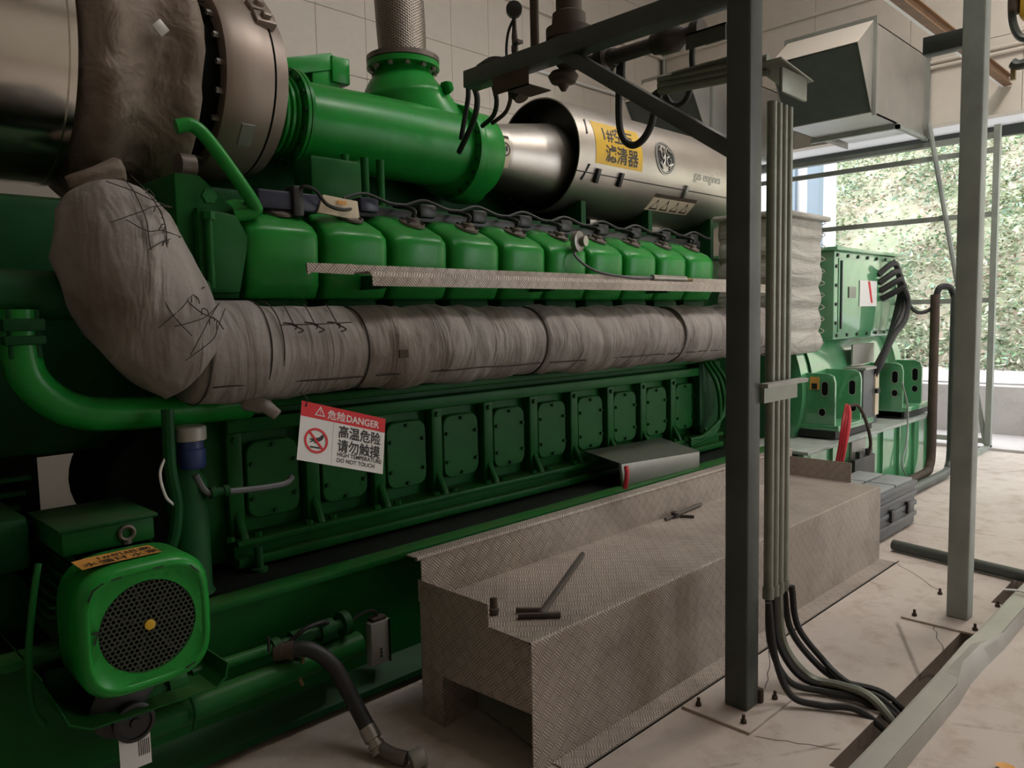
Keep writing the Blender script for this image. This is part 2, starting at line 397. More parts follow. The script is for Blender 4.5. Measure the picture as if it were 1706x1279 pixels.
# ground cover: clumps of leaves nobody could count
pal = [(.43, .53, .35), (.53, .60, .39), (.36, .53, .40), (.66, .66, .50), (.58, .45, .37), (.22, .36, .20), (.68, .62, .53)]
vs, fs, cs = [], [], []
for k in range(12500):
    x = 14.0 + 12 * random.random() ** 1.15; y = random.uniform(x * .12 - 1.0, x * .62 + 1)
    q = noise.noise(V((x * .5, y * .5, 3)))
    if q < -.32 and random.random() < .7: continue
    c0 = random.choice(pal[:4] if q > 0.05 else pal); s = random.uniform(.7, 1.5)
    z0 = hz(x, y)
    for l in range(8):
        p = V((x + random.gauss(0, .13) * s, y + random.gauss(0, .13) * s, z0 + abs(random.gauss(.10, .10)) * s))
        a = V((random.gauss(0, 1), random.gauss(0, 1), random.gauss(0, .6))).normalized(); b = a.cross(V((random.gauss(0, .4), random.gauss(0, .4), 1))).normalized()
        L, w = random.uniform(.028, .065) * s, random.uniform(.016, .03) * s; o = len(vs)
        vs += [p - a * L, p + b * w - V((0, 0, .01)), p + a * L, p - b * w - V((0, 0, .01))]; fs.append((o, o + 1, o + 2, o + 3))
        g = random.uniform(.5, 1.08); cs += [(c0[0] * g, c0[1] * g, c0[2] * g, 1)] * 4
me = bpy.data.meshes.new('undergrowth'); me.from_pydata(vs, [], fs)
at = me.color_attributes.new('tint', 'FLOAT_COLOR', 'POINT'); at.data.foreach_set('color', [q for c in cs for q in c])
me.materials.append(LEAF); o = bpy.data.objects.new('undergrowth', me); COL.objects.link(o)
tag(o, 'leafy green and brown undergrowth covering the hillside outside', 'plants'); o['kind'] = 'stuff'
# white building seen outside at the left
t = thing('white_building', 'white building with blue-grey columns outside, beyond the generator', 'building')
MB().box(14.3, 6.2, .5, 15, 9.5, 5).build('wall', WHITEWALL, t)
for y in (6.28, 5.86): MB().box(13.2, y - .10, .5, 13.4, y + .10, 5.2).build('column', BLUEGREY, t)
MB().box(13.3, 5.96, .5, 13.35, 6.18, 5.0).build('door', WHITEWALL, t)

# ceiling lamps out of view, added to brighten the hall
for i, (p, e) in enumerate(ADDED_LAMPS):
    t = thing('added_lamp', ('added unseen lamp brightening the front of the hall', 'added unseen lamp brightening the step and walkway', 'added unseen lamp brightening the open end of the hall')[i], 'lamp')
    MB().lathe((p[0], p[1], p[2]), (0, 0, 1), [(0, .24), (.10, .2), (.22, .09), (.30, .07)]).build('lamp_shade', GREY_LT, t)
    MB().cyl((p[0], p[1], p[2] + .3), (p[0], p[1], 6.6), .01).build('stem', BLACK, t)
    l = bpy.data.lights.new('added_light', 'AREA'); l.shape = 'DISK'; l.size = .42; l.energy = e; l.color = LAMP_COL
    lo = bpy.data.objects.new('added_light', l); COL.objects.link(lo); lo.location = (p[0], p[1], p[2] - .02); lo.parent = t

# ================================================================== steel posts
def steel_post(x, y, label, plate, mat=None):
    mat = mat or GREY_ST
    t = thing('steel_post', label, 'post')
    MB().box(x - .05, y - .05, .012, x + .05, y + .05, 4.6).build('column', mat, t, bev=.009, seg=3)
    bp = MB().box(*plate[:2], 0, *plate[2:], .012).build('base_plate', FLOORM, t, bev=.002, seg=1)
    for bx in (plate[0] + .05, plate[2] - .05):
        for by in (plate[1] + .05, plate[3] - .05):
            MB().bolt((bx, by, .012), (0, 0, 1), .013, .012).cyl((bx, by, .02), (bx, by, .045), .007, n=8).build('anchor_bolt', RUST, bp)
    return t
p1 = steel_post(2.79, 1.51, 'dark grey square steel post nearest the camera, with overhead arm and brace', (2.61, 1.38, 2.97, 1.68))
MB().box(2.74, 1.56, 2.785, 2.84, 3.06, 2.87).build('arm', GREY_ST, p1, bev=.004)
MB().obox((2.79, 2.0, 2.53), (.035, 0, 0), V((0, .46, .31)), V((0, -.31, .46)).normalized() * .03).build('brace', GREY_ST, p1, bev=.004)
MB().box(2.84, 1.45, 0, 2.87, 1.50, .07).build('weld_lug', RUST, p1, bev=.008)
p2 = steel_post(4.38, 1.14, 'grey square steel post by the trench cover, second from the camera', (4.18, .98, 4.70, 1.36), GREY_ST2)  # its paler material carries the glare in front of this post
MB().box(4.34, 1.19, 2.88, 4.42, 1.37, 2.965).build('arm', GREY_ST, p2, bev=.003)

# conduits running along the arm and down the first post
t = thing('conduit_run', 'bundle of grey galvanised conduits bending down beside the nearest steel post', 'conduit')
for i in range(4):
    x = 2.995 + i * .047
    MB().tube([(x, 1.5, .42), (x, 1.5, 2.44)], .020, 12).build('conduit', CONDUIT, t)
    MB().cyl((x, 1.5, .40), (x, 1.5, .45), .024).build('coupling', CONDUIT, t)
for i in range(3):
    MB().tube([(3.0, 1.52, 2.615 - i * .026), (3.0, 2.04, 2.645 - i * .026)], .017, 10).build('conduit', CONDUIT, t)
MB().box(2.96, 1.60, 2.645, 3.06, 1.95, 2.651).build('cable_tray_lid', CONDUIT, t)
m = MB(); m.extr([(2.93, 1.56, 2.585), (3.22, 1.56, 2.55), (3.22, 1.56, 2.543), (2.93, 1.56, 2.578)], (0, -.13, 0)); m.box(2.96, 1.44, 2.46, 3.18, 1.455, 2.555)
m.build('corner_cover', CONDUIT, t, bev=.004)
MB().box(2.84, 1.43, 1.305, 3.2, 1.465, 1.322).build('clamp_bar', BOXGREY, t); MB().box(2.84, 1.445, 1.245, 3.13, 1.46, 1.305).build('clamp_plate', CONDUIT, t)

# cables out of the conduits into the trench
paths = [[(2.995, 1.5, .42), (3.0, 1.49, .2), (3.03, 1.42, .05), (3.1, 1.3, .02), (3.13, 1.15, .02), (3.14, 1.0, -.06)],
         [(3.04, 1.5, .42), (3.06, 1.49, .2), (3.1, 1.40, .05), (3.16, 1.25, .025), (3.20, 1.12, .02), (3.2, 1.0, -.06)],
         [(3.09, 1.5, .42), (3.10, 1.48, .18), (3.13, 1.38, .05), (3.14, 1.25, .05), (3.12, 1.12, .05), (3.1, 1.0, -.04)],
         [(3.136, 1.5, .42), (3.15, 1.47, .22), (3.2, 1.36, .07), (3.22, 1.26, .03), (3.25, 1.12, .02), (3.26, 1.0, -.06)],
         [(2.90, 1.45, .42), (2.90, 1.42, .2), (2.92, 1.36, .05), (2.98, 1.26, .02), (3.04, 1.14, .02), (3.06, 1.0, -.06)],
         [(3.15, 1.47, .42), (3.17, 1.45, .24), (3.22, 1.36, .1), (3.18, 1.26, .06), (3.15, 1.14, .04), (3.16, 1.0, -.04)]]
lab = ['black floor cable under the grey one, leftmost conduit of the nearest post', 'black floor cable from the second conduit, running in the middle of the bundle', 'grey sheathed cable crossing over the black ones at the post foot', 'rightmost black floor cable, swinging widest from the conduits', 'black floor cable hugging the nearest post, lowest of the bundle', 'black floor cable just left of the widest one, second from the right']
for i, p in enumerate(paths):
    o = MB().tube(cr(p, 7), .014 if i != 2 else .017, 8).build('floor_cable', BLACKR if i != 2 else CONDUIT)
    tag(o, lab[i] or 'black cable curving from the conduits down into the floor trench', 'cable', 'cables from the post into the trench')

# bent trench cover
t = thing('trench_cover', 'bent galvanised channel laid over the floor trench in front of the posts', 'trench cover')
xs = [2.35, 2.9, 3.4, 3.62, 3.85, 4.1, 4.6, 5.3]; ins = [0, 0, .0, .035, .03, .0, 0, 0]
top = MB(); side = MB()
for i in range(len(xs)):
    lift = .08 + (.012 if 3 <= i <= 4 else 0)
    top.v += [(xs[i], .975 - .006 * (i % 2), lift), (xs[i], .885 + ins[i], lift - ins[i] * .3), (xs[i], .885 + ins[i], lift - .003), (xs[i], .975, lift - .004)]
    side.v += [(xs[i], .883 + ins[i], lift - ins[i] * .3), (xs[i], .876 + ins[i] * .4, .0), (xs[i], .88 + ins[i] * .4, .0), (xs[i], .887 + ins[i], lift)]
for mm in (top, side):
    for i in range(len(xs) - 1):
        a, b = i * 4, i * 4 + 4
        mm.f += [(a + j, a + (j + 1) % 4, b + (j + 1) % 4, b + j) for j in range(4)]
    mm.f += [(0, 1, 2, 3), (28, 29, 30, 31)]
top.build('cover_plate', GALV, t); side.build('side_flange', GALV, t)
MB().box(2.35, .966, -.02, 5.3, .970, .082).build('back_flange', GALV, t)
MB().tube(cr([(4.72, 1.02, .09), (4.74, .95, .094), (4.7, .86, .09)], 5), .006, 6).build('tie_wire', WHITE, t)
o = MB().tube([(5.36, 1.80, .04), (5.20, 1.0, .04), (5.0, 0.0, .04)], .036, 12).build('floor_pipe', GREY_ST); tag(o, 'dark grey pipe lying across the floor past the end of the checker-plate step', 'pipe')
o = MB().tube([(5.47, 1.80, .012), (5.32, 1.0, .012), (5.1, 0, .012)], .012, 8).build('floor_conduit', GALVD); tag(o, 'thin conduit lying beside the dark floor pipe', 'pipe')
o = MB().add([(2.98, .62, .004), (3.03, .60, .012), (3.05, .64, .004), (3.0, .66, .016)], [(0, 1, 2), (0, 2, 3)]).build('dry_leaf', ORANGE); tag(o, 'small dry leaf on the floor right of the trench cover', 'leaf')

# ================================================================== checker-plate step
t = thing('access_step', 'long checker-plate access step standing alongside the green engine', 'step')
x0, x1 = 1.86, 5.10
MB().box(x0, 1.80, .474, x1, 2.40, .48).build('tread_plate', CHECK, t)
m = MB(); m.box(x0, 1.797, .0, x1, 1.803, .476); m.build('front_panel', CHECK, t)
m = MB(); m.add([(x0, 1.80 + .018 * math.cos(a) - .018 + .0, .462 + .0185 * math.sin(a)) for a in ()], []) if 0 else None
MB().tube([(x0, 1.806, .472), (x1, 1.806, .472)], .0095, 10).build('rounded_nosing', CHECK, t)
MB().box(x0 + .1, 1.70, .001, x1, 1.80, .006).build('floor_flange', CHECK, t)
MB().box(x0, 2.397, .474, x1 + .02, 2.403, .66).build('back_panel', CHECK, t)
MB().box(x0 - .02, 2.40, .655, x1 + .02, 2.47, .661).build('top_flange', CHECK, t)
MB().tube([(x0 - .02, 2.403, .655), (x1 + .02, 2.403, .655)], .009, 8).build('rounded_edge', CHECK, t)
MB().box(x0 - .003, 2.01, .474, x0 + .003, 2.42, .565).build('toe_plate', CHECK, t)
MB().extr([(x0 - .003, 1.80, .474), (x0 - .003, 2.40, .474), (x0 - .003, 2.40, .20), (x0 - .003, 1.80, .225)], (.005, 0, 0)).build('end_panel', CHECK, t)
m = MB(); m.box(x0 - .004, 2.28, .0, x0 + .001, 2.41, .474); m.extr([(x0, 2.28, 0), (x0, 2.285, 0), (x0 + .2, 2.305, 0), (x0 + .2, 2.30, 0)], (0, 0, .474))
m.build('leg', CHECK, t)
MB().box(x1 - .01, 1.98, .478, x1 - .004, 2.40, .61).build('toe_plate', CHECK, t)
MB().box(x1 - .006, 1.80, .0, x1, 2.40, .474).build('end_panel', CHECK, t)
# things lying on the step
t = thing('socket_wrench', 'long dark T-handled wrench lying on the near end of the step', 'wrench')
MB().tube([(2.72, 2.285, .494), (2.05, 1.93, .494)], .0125, 8).build('shaft', DSTEEL, t)
MB().tube([(1.985, 1.985, .492), (2.10, 1.875, .492)], .012, 8).build('handle', DSTEEL, t)
o = MB().tube([(2.02, 2.03, .492), (2.09, 1.95, .492)], .011, 8).build('steel_pin', RUST); tag(o, 'short rusty pin lying beside the T-handle wrench', 'pin')
t = thing('ratchet', 'small dark ratchet lying on the step near its back edge', 'ratchet')
MB().tube([(3.50, 2.35, .492), (3.92, 2.385, .492)], .009, 8).build('handle', DSTEEL, t); MB().lathe((3.60, 2.355, .482), (0, 0, 1), [(0, .022), (.03, .022), (.034, .016)], 16).build('head', DSTEEL, t)
MB().tube([(3.62, 2.34, .488), (3.66, 2.27, .488)], .009, 8).build('drive', DSTEEL, t)
o = MB().lathe((1.955, 2.085, .482), (.15, .15, 1), [(0, .02), (.018, .022), (.022, .015), (.06, .014), (.062, .008)], 12).build('rusty_fitting', RUST); tag(o, 'small rusty fitting standing behind the toe plate of the step', 'fitting')

# grey plastic crates behind the step
t = thing('storage_crate', 'grey ribbed plastic crate on the floor past the far end of the step', 'crate')
cx0, cx1, cy0, cy1 = 5.40, 6.15, 1.92, 2.36
MB().box(cx0, cy0, .01, cx1, cy1, .33).build('body', GREYPL, t, bev=.012)
for i in range(2):
    for j in range(2):
        MB().box(cx0 + .02 + i * .365, cy0 + .015 + j * .21, .33, cx0 + .365 + i * .365, cy0 + .205 + j * .21, .355).build('lid', LIDGREY, t, bev=.006)
for z in (.07, .15, .23, .30): MB().box(cx0 - .012, cy0 - .012, z, cx1 + .012, cy1 + .012, z + .035).build('rib', GREYPL, t, bev=.006)
for x in (5.62, 5.95):
    l = MB().box(x - .03, cy0 - .03, .12, x + .03, cy0 - .008, .21).build('latch', BLACK, t, bev=.005)

# ================================================================== engine skid
t = thing('engine_skid', 'long green steel I-beam skid carrying the engine', 'skid')
m = MB(); m.box(-1.2, 2.74, .08, 5.42, 2.78, .575); m.build('web', GREEN, t)
MB().box(-1.2, 2.66, .572, 5.42, 2.76, .600).build('top_flange', GREEN, t, bev=.004)
m = MB(); m.extr([(-1.2, 2.72, .0), (-1.2, 2.66, .03), (-1.2, 2.66, .055), (-1.2, 2.74, .13), (-1.2, 2.9, .13), (-1.2, 2.9, 0)], (6.62, 0, 0)); m.build('bottom_flange', GREEN_D, t)
MB().box(-1.2, 2.76, .50, 5.42, 4.75, .585).build('deck', OILY, t)
MB().box(-1.2, 4.7, 0, 5.42, 4.78, .57).build('rear_beam', GREEN_D, t)
for x in (-.2, 3.4, 4.6): MB().box(x, 2.68, .1, x + .014, 2.74, .572).build('stiffener', GREEN, t)
for x in (.9, 1.45): MB().lathe((x, 2.95, .57), (0, 0, 1), [(0, .035), (.03, .035), (.03, .018), (.12, .018)], 12).build('mount_screw', GREEN_D, t)

# ================================================================== engine block
eng = thing('gas_engine', 'large green twenty-cylinder gas engine with a row of access covers', 'engine')
m = MB(); m.box(1.40, 3.12, .60, 5.20, 4.40, 1.34); m.box(1.40, 3.32, 1.34, 5.25, 4.20, 2.02)
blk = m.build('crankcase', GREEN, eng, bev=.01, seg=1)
m = MB(); m.box(1.38, 3.02, .62, 5.22, 3.12, .70); m.box(1.38, 2.98, .685, 5.22, 3.12, .715)
m.extr([(1.38, 2.98, .60), (1.38, 3.06, .585), (1.38, 3.2, .585), (1.38, 3.2, .64), (1.38, 2.98, .64)], (3.84, 0, 0)); m.build('foot_rail', GREEN, eng, bev=.008)
m = MB(); m.box(1.38, 3.03, 1.15, 5.22, 3.13, 1.21); m.box(1.38, 3.05, 1.24, 5.22, 3.13, 1.28); m.build('upper_rail', GREEN, eng, bev=.01)
for i in range(11):
    x = 1.42 + .36 * i
    m = MB(); m.box(x - .035, 3.055, .70, x + .035, 3.13, 1.2)
    m.extr([(x - .018, 3.06, .70), (x - .018, 2.985, .70), (x - .018, 3.0, .735), (x - .018, 3.06, .83)], (.036, 0, 0)); r = m.build('rib', GREEN, eng, bev=.012)
    for c_, d_, r_ in (((x - .06, 3.01, .715), (0, 0, 1), .018), ((x + .06, 3.01, .715), (0, 0, 1), .018), ((x, 3.055, 1.12), (0, -1, 0), .014)): MB().bolt(c_, d_, r_, r_).build('bolt', GREEN, r)
def rrect(w, h, r, fn, n=6):
    out = []
    for sx, sy, a in ((1, 1, 0), (-1, 1, PI / 2), (-1, -1, PI), (1, -1, 1.5 * PI)):
        for k in range(n + 1):
            q = a + PI / 2 * k / n; out.append(fn(sx * (w - r) + r * math.cos(q), sy * (h - r) + r * math.sin(q)))
    return out
def make_cover(x, z):
    m = MB(); f = lambda y: (lambda u, v: V((x + u, y, z + v)))
    m.rings([rrect(.122, .165, .055, f(3.125)), rrect(.122, .165, .055, f(3.083)), rrect(.117, .16, .05, f(3.078))]); o = m.build('crankcase_cover', GREEN, eng)
    m = MB()
    for bx, bz in ((-.1, .07), (-.1, -.08), (.1, .07), (.1, -.08), (0, .145), (0, -.145)): m.bolt((x + bx, 3.079, z + bz), (0, -1, 0), .010, .014)
    b = m.build('bolt_set', GREEN_D, o); return o
c0 = make_cover(1.60, .935)
for i in range(1, 10):
    c = copyobj(c0, eng, (.36 * i, 0, 0)); copyobj(c0.children[0], c)
# cylinder heads
def make_head(x):
    prof = [(2.99, 1.70), (2.955, 1.76), (2.945, 1.95), (2.95, 1.985), (2.985, 2.02), (3.10, 2.075), (3.22, 2.12), (3.40, 2.10), (3.40, 1.70)]
    m = MB(); rs = []
    for u in (-1, -.86, -.6, 0, .45, .7, .9, 1):
        e = max(0, abs(u) - .55) / .45; k = 1 - .05 * e ** 2; ky = 1 - .09 * e ** 2
        rs.append([V((x + u * .165, 3.25 + (y - 3.25) * ky, 1.70 + (z - 1.70) * k + (.012 * (1 - e) if z > 2.03 and u < .3 else 0))) for y, z in prof])
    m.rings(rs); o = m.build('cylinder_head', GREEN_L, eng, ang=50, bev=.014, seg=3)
    d = V((0, -.42, 1)).normalized(); c = V((x + .03, 3.075, 2.068))
    f = MB().lathe(c, d, [(0, .066), (.012, .066), (.016, .052), (.02, .034), (.034, .034), (.036, .018)], 18).build('plug_flange', GRIMY, o)
    m = MB()
    for q in range(4):
        a, b = frame(d); p = c + (a * math.cos(q * PI / 2 + .6) + b * math.sin(q * PI / 2 + .6)) * .052 + d * .012; m.bolt(p, d, .009, .01)
    m.tube(cr([c + d * .03, c + d * .075 + V((0, .01, 0)), c + V((-.03, .10, .10))], 5), .011, 8); m.build('plug_lead', BLACK, o)
    MB().box(x - .14, 3.02, 1.46, x + .14, 3.34, 1.71).build('exhaust_port', GREEN_D, o, bev=.03)
    return o
h0 = make_head(1.64)
for i in range(1, 10):
    h = copyobj(h0, eng, (.36 * i, 0, 0))
    for c in h0.children: copyobj(c, h)
# rail of ignition coils behind the heads
m = MB(); m.box(2.05, 3.17, 2.10, 5.2, 3.24, 2.15); m.build('cable_rail', BLACK, eng, bev=.006)
for i in range(9):
    x = 2.2 + .36 * i
    MB().box(x - .06, 3.14, 2.12, x + .05, 3.24, 2.19).build('ignition_coil', BLACK if i else BLUE_D, eng, bev=.014)
    MB().tube(cr([(x - .16, 3.13, 2.17), (x - .05, 3.12, 2.20), (x + .08, 3.10, 2.165), (x + .2, 3.13, 2.17)], 5), .008, 6).build('ignition_lead', BLACKR, eng)
MB().box(1.56, 3.02, 2.075, 1.86, 3.16, 2.155).build('coil_cover', BLUE_D, eng, bev=.012)
MB().tube(cr([(1.74, 3.05, 2.10), (1.745, 3.0, 2.17), (1.80, 2.98, 2.165), (1.86, 2.985, 2.11), (1.95, 3.0, 2.095), (2.06, 3.06, 2.12)], 6), .008, 8).build('ignition_lead', BLACKR, eng)
MB().box(1.71, 3.0, 2.05, 1.76, 3.08, 2.18).build('connector', BLACK, eng, bev=.01)
cp = MB().extr([(1.83, 3.01, 2.075), (2.06, 3.03, 2.06), (2.05, 3.03, 2.145), (1.86, 3.01, 2.155)], (0, .02, 0)).build('cream_plate', CREAM, eng, bev=.002)
o = MB().box(1.93, 3.005, 2.12, 1.975, 3.012, 2.135).build('plate_mark', ORANGE, cp)
# green valley trunk and front bracket plates
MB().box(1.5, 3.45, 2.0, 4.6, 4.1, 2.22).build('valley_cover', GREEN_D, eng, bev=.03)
for x in (2.30, 2.42, 2.52): MB().cyl((x, 3.50, 2.18), (x, 3.50, 2.46), .022).build('stay', GREEN, eng)
MB().box(2.05, 3.42, 2.2, 2.35, 3.6, 2.42).build('bracket_block', GREEN, eng, bev=.02)
m = MB(); m.extr([(1.22, 3.02, 1.70), (1.22, 3.02, 2.18), (1.32, 3.02, 2.18), (1.46, 3.02, 2.06), (1.50, 3.02, 1.98), (1.46, 3.02, 1.70)], (0, .5, 0)); m.build('end_bracket', GREEN, eng, bev=.012)
m = MB(); m.extr([(1.28, 2.97, 2.05), (1.44, 2.97, 2.03), (1.49, 2.97, 1.94), (1.44, 2.97, 1.72), (1.28, 2.97, 1.72)], (0, .05, 0)); m.build('bracket_rib', GREEN, eng, bev=.012)
MB().cyl((1.315, 2.955, 1.74), (1.315, 2.955, 2.0), .016).bolt((1.315, 2.955, 2.0), (0, 0, 1), .026, .03).build('clamp_bolt', GREEN, eng)
MB().bolt((1.325, 2.97, 2.09), (0, -1, 0), .03, .02).build('bolt', GREEN, eng)
MB().tube(cr([(1.23, 3.0, 2.345), (1.29, 2.99, 2.355), (1.36, 2.98, 2.29), (1.50, 2.97, 2.10), (1.52, 2.98, 2.05), (1.44, 3.0, 2.03)], 7), .027, 12).build('vent_pipe', GREEN_L, eng)
MB().lathe((1.27, 3.1, 2.22), (1, 0, 0), [(0, .05), (.06, .05)], 16).build('pipe_stub', GRIMY, eng)
# front end: coolant pipes, flywheel guard
MB().tube(cr([(.66, 2.95, 1.66), (.66, 2.95, 1.52), (.69, 2.95, 1.41), (.80, 2.95, 1.315), (.98, 2.95, 1.285), (1.45, 2.98, 1.275)], 8), .060, 18).build('coolant_pipe', GREEN_L, eng)
m = MB(); m.box(.60, 2.88, 1.59, .72, 3.02, 1.63); m.box(.60, 2.88, 1.545, .72, 3.02, 1.575); m.box(.615, 2.90, 1.5, .635, 2.93, 1.66); m.box(.69, 2.90, 1.5, .71, 2.93, 1.66)
m.build('pipe_clamp', GREEN_D, eng, bev=.006)
MB().tube([(.0, 3.0, 1.72), (1.3, 3.0, 1.70)], .085, 18).build('coolant_header', GREEN_D, eng)
MB().box(.1, 3.35, 1.1, 1.4, 4.3, 2.1).build('front_housing', GREEN_D, eng, bev=.05)
MB().lathe((1.21, 3.15, .95), (0, 1, 0), [(0, .03), (.01, .255), (.5, .255), (.5, .02)], 32).build('flywheel_guard', DARKHOLE, eng)
MB().box(1.22, 3.1, .6, 1.42, 3.5, 1.3).build('front_case', GREEN, eng, bev=.02)
MB().box(-.9, 3.35, .3, .775, 3.9, 1.12).build('cooler_core', DARKHOLE, eng)
for k in range(6): MB().box(-.9, 3.30, .76 + k * .055, .70 + .02 * (k % 3), 3.36, .775 + k * .055).build('cooler_fin', GREEN_D, eng)
# oil filler and filter
MB().lathe((1.135, 2.86, .60), (0, 0, 1), [(0, .085), (.02, .075), (.42, .075), (.46, .05), (.50, .05)], 20).build('oil_filter', GREEN_D, eng)
fb = MB().lathe((1.15, 2.83, 1.075), (0, 0, 1), [(0, .045), (.01, .05), (.07, .05), (.075, .044), (.10, .044)], 20).build('filler_cup', BLUE, eng)
MB().lathe((1.15, 2.83, 1.175), (0, 0, 1), [(0, .046), (.005, .056), (.05, .056), (.056, .05)], 20).build('cup_lid', BOXGREY, fb)
MB().tube(cr([(1.15, 2.80, 1.05), (1.18, 2.78, .985), (1.26, 2.78, .975), (1.40, 2.78, .965), (1.50, 2.79, .965), (1.535, 2.80, .985)], 6), .012, 8).build('breather_hose', GREYPL, eng)
MB().lathe((1.19, 2.78, .98), (1, 0, 0), [(0, .022), (.02, .024), (.02, .017), (.05, .017), (.05, .022), (.07, .022)], 12).build('hose_fitting', GREEN_D, eng)
MB().tube(cr([(1.07, 2.82, 1.30), (1.06, 2.80, 1.1), (1.075, 2.80, .95), (1.05, 2.80, .82), (1.0, 2.82, .74)], 6), .022, 10).build('drain_hose', GREEN_D, eng)
MB().tube(cr([(1.05, 2.80, 1.14), (1.02, 2.79, 1.08), (1.03, 2.78, 1.0), (1.06, 2.79, .96)], 5), .005, 6).build('thin_wire', WHITE, eng)

# ================================================================== insulated exhaust manifold
t = thing('insulated_exhaust_pipe', 'long exhaust pipe wrapped in grey quilted insulation along the engine', 'pipe')
def blanket(pts, rad, n=44, fold=.05, seams=(), fr=(7, 3, 3), seed=0, step=.018):
    P = []
    for a, b in zip(pts[:-1], pts[1:]):
        k = max(1, int((b - a).length / step)); P += [a.lerp(b, i / k) for i in range(k)]
    P.append(pts[-1]); m = len(P); S = [0]
    for i in range(1, m): S.append(S[-1] + (P[i] - P[i - 1]).length)
    T = [(P[min(i + 1, m - 1)] - P[max(i - 1, 0)]).normalized() for i in range(m)]
    a, b = frame(T[0]); rs = []
    for i in range(m):
        a = (a - T[i] * a.dot(T[i])).normalized(); b = T[i].cross(a); s = S[i] / S[-1]; ring = []
        r0 = rad(s) if callable(rad) else rad
        pin = sum(.055 * math.exp(-((S[i] - q) / .014) ** 2) for q in seams)
        for j in range(n):
            th = 2 * PI * j / n; u = a * math.cos(th) + b * math.sin(th)
            q = V((S[i] * fr[0], u.y * fr[1] * .35, u.z * fr[2] * .35)) + V((seed, seed, seed))
            rg = 1 - abs(noise.noise(q * 1.0)) * 2; w = fold * (noise.noise(q * .55) * .7 + rg * rg * .35 - .2 + .25 * noise.noise(q * 2.3))
            ring.append(P[i] + u * r0 * (1 + w - pin))
        rs.append(ring)
    return MB().rings(rs)
main = [V((1.14, 2.85, 1.50)), V((1.5, 2.85, 1.485)), V((2.4, 2.85, 1.475)), V((5.5, 2.85, 1.465))]
cuts = [1.14, 1.84, 2.93, 4.22, 5.5]
for i, (a, b) in enumerate(zip(cuts[:-1], cuts[1:])):
    z = lambda x: 1.485 - (x - 1.5) * .005
    pts = [V((x, 2.85, z(x))) for x in lin(a, b, 12)]
    o = blanket(pts, lambda s: (.178 + .010 * math.sin(PI * s) ** .5) * (1 - .07 * abs(2 * s - 1) ** 26), fold=.075 + .045 * (i > 0), fr=(13 if i else 5, 3.2, 3.2), seed=i * 7.3).build('blanket_section', CLOTH, t, ang=180)
    MB().tube(ringpts((0, 0), .1785, lambda u, v: V((b, 2.85 + u, z(b) + v)), 40), .004, 6, closed=True).build('seam_cord', STITCH, o)
    MB().tube([(x, 2.85 - .148 + .004 * noise.noise(V((x * 4, 0, 0))), z(x) - .112 + .006 * noise.noise(V((x * 5, 2, 0)))) for x in lin(a + .05, b - .02, 14)], .0035, 6).build('seam_cord', STITCH, o)
elb = cr([(1.18, 2.85, 1.50), (1.10, 2.85, 1.56), (1.03, 2.86, 1.68), (.985, 2.88, 1.80), (.965, 2.92, 1.91), (.96, 3.0, 2.01)], 8)
blanket(elb, lambda s: .20 + .02 * math.sin(PI * s) - .045 * max(0, s - .75) * 4, fold=.13, fr=(5, 6, 6), seed=31, step=.014).build('elbow_blanket', CLOTH, t, ang=180)
o = blanket([V((x, 2.85, 1.497)) for x in lin(1.17, 1.40, 6)], .190, fold=.03, fr=(3, 2, 2), seed=11).build('wrap_band', CLOTH, t, ang=180)
m = MB()
for x, r in ((1.172, .193), (1.40, .193), (1.452, .188)):
    m.tube(ringpts((0, 0), r, lambda u, v: V((x + .02 * v, 2.85 + u, 1.497 + v)), 40), .0026, 5, closed=True)
for x in (1.49, 1.58, 1.68):                      # twisted tie wires along the top
    a = [(x - .03, 2.68, 1.60), (x, 2.662, 1.595), (x + .015, 2.655, 1.585), (x + .005, 2.655, 1.575)]
    m.tube(cr(a, 4), .003, 5).tube(cr([(x, 2.662, 1.60), (x + .01, 2.72, 1.645), (x + .04, 2.80, 1.672)], 4), .0025, 5).tube(cr([(x, 2.66, 1.59), (x + .04, 2.655, 1.57), (x + .02, 2.66, 1.56)], 4), .003, 5)
m.tube(cr([(1.44, 2.668, 1.592), (1.58, 2.662, 1.592), (1.75, 2.66, 1.596)], 5), .0025, 5)
def on_elbow(q, an):                              # a point on the elbow's cover, an = 0 faces the walkway
    i = min(len(elb) - 1, max(0, int(q * (len(elb) - 1)))); tv = (elb[min(i + 1, len(elb) - 1)] - elb[max(i - 1, 0)]).normalized()
    f = V((0, -1, 0)); f = (f - tv * f.dot(tv)).normalized(); sd = tv.cross(f)
    return elb[i] + (f * math.cos(an) + sd * math.sin(an)) * (.226 + .012 * math.sin(q * 9) - .045 * max(0, q - .75) * 4)
m.tube(cr([on_elbow(q, .30 + .12 * math.sin(q * 11)) for q in lin(.05, .95, 12)], 4), .0022, 5)
m.tube(cr([on_elbow(q, .02 + .10 * math.sin(q * 8 + 2)) for q in lin(.22, .92, 9)], 4), .0018, 5)
for k in range(11):
    q = .12 + k * .072; d = .035 * (1 if k % 2 else -1)
    m.tube(cr([on_elbow(q - d, -.35 + .1 * (k % 3)), on_elbow(q, .1), on_elbow(q + d * .5, .35), on_elbow(q + d, .75)], 4), .0017, 5)
    m.tube(cr([on_elbow(q, .28), on_elbow(q + .015, .36), on_elbow(q + .005, .42), on_elbow(q - .02, .38)], 3), .002, 5)
m.build('tie_wire', STITCH, t)
MB().box(1.985, 2.660, 1.44, 2.03, 2.667, 1.475).build('id_tag', RUST, t)
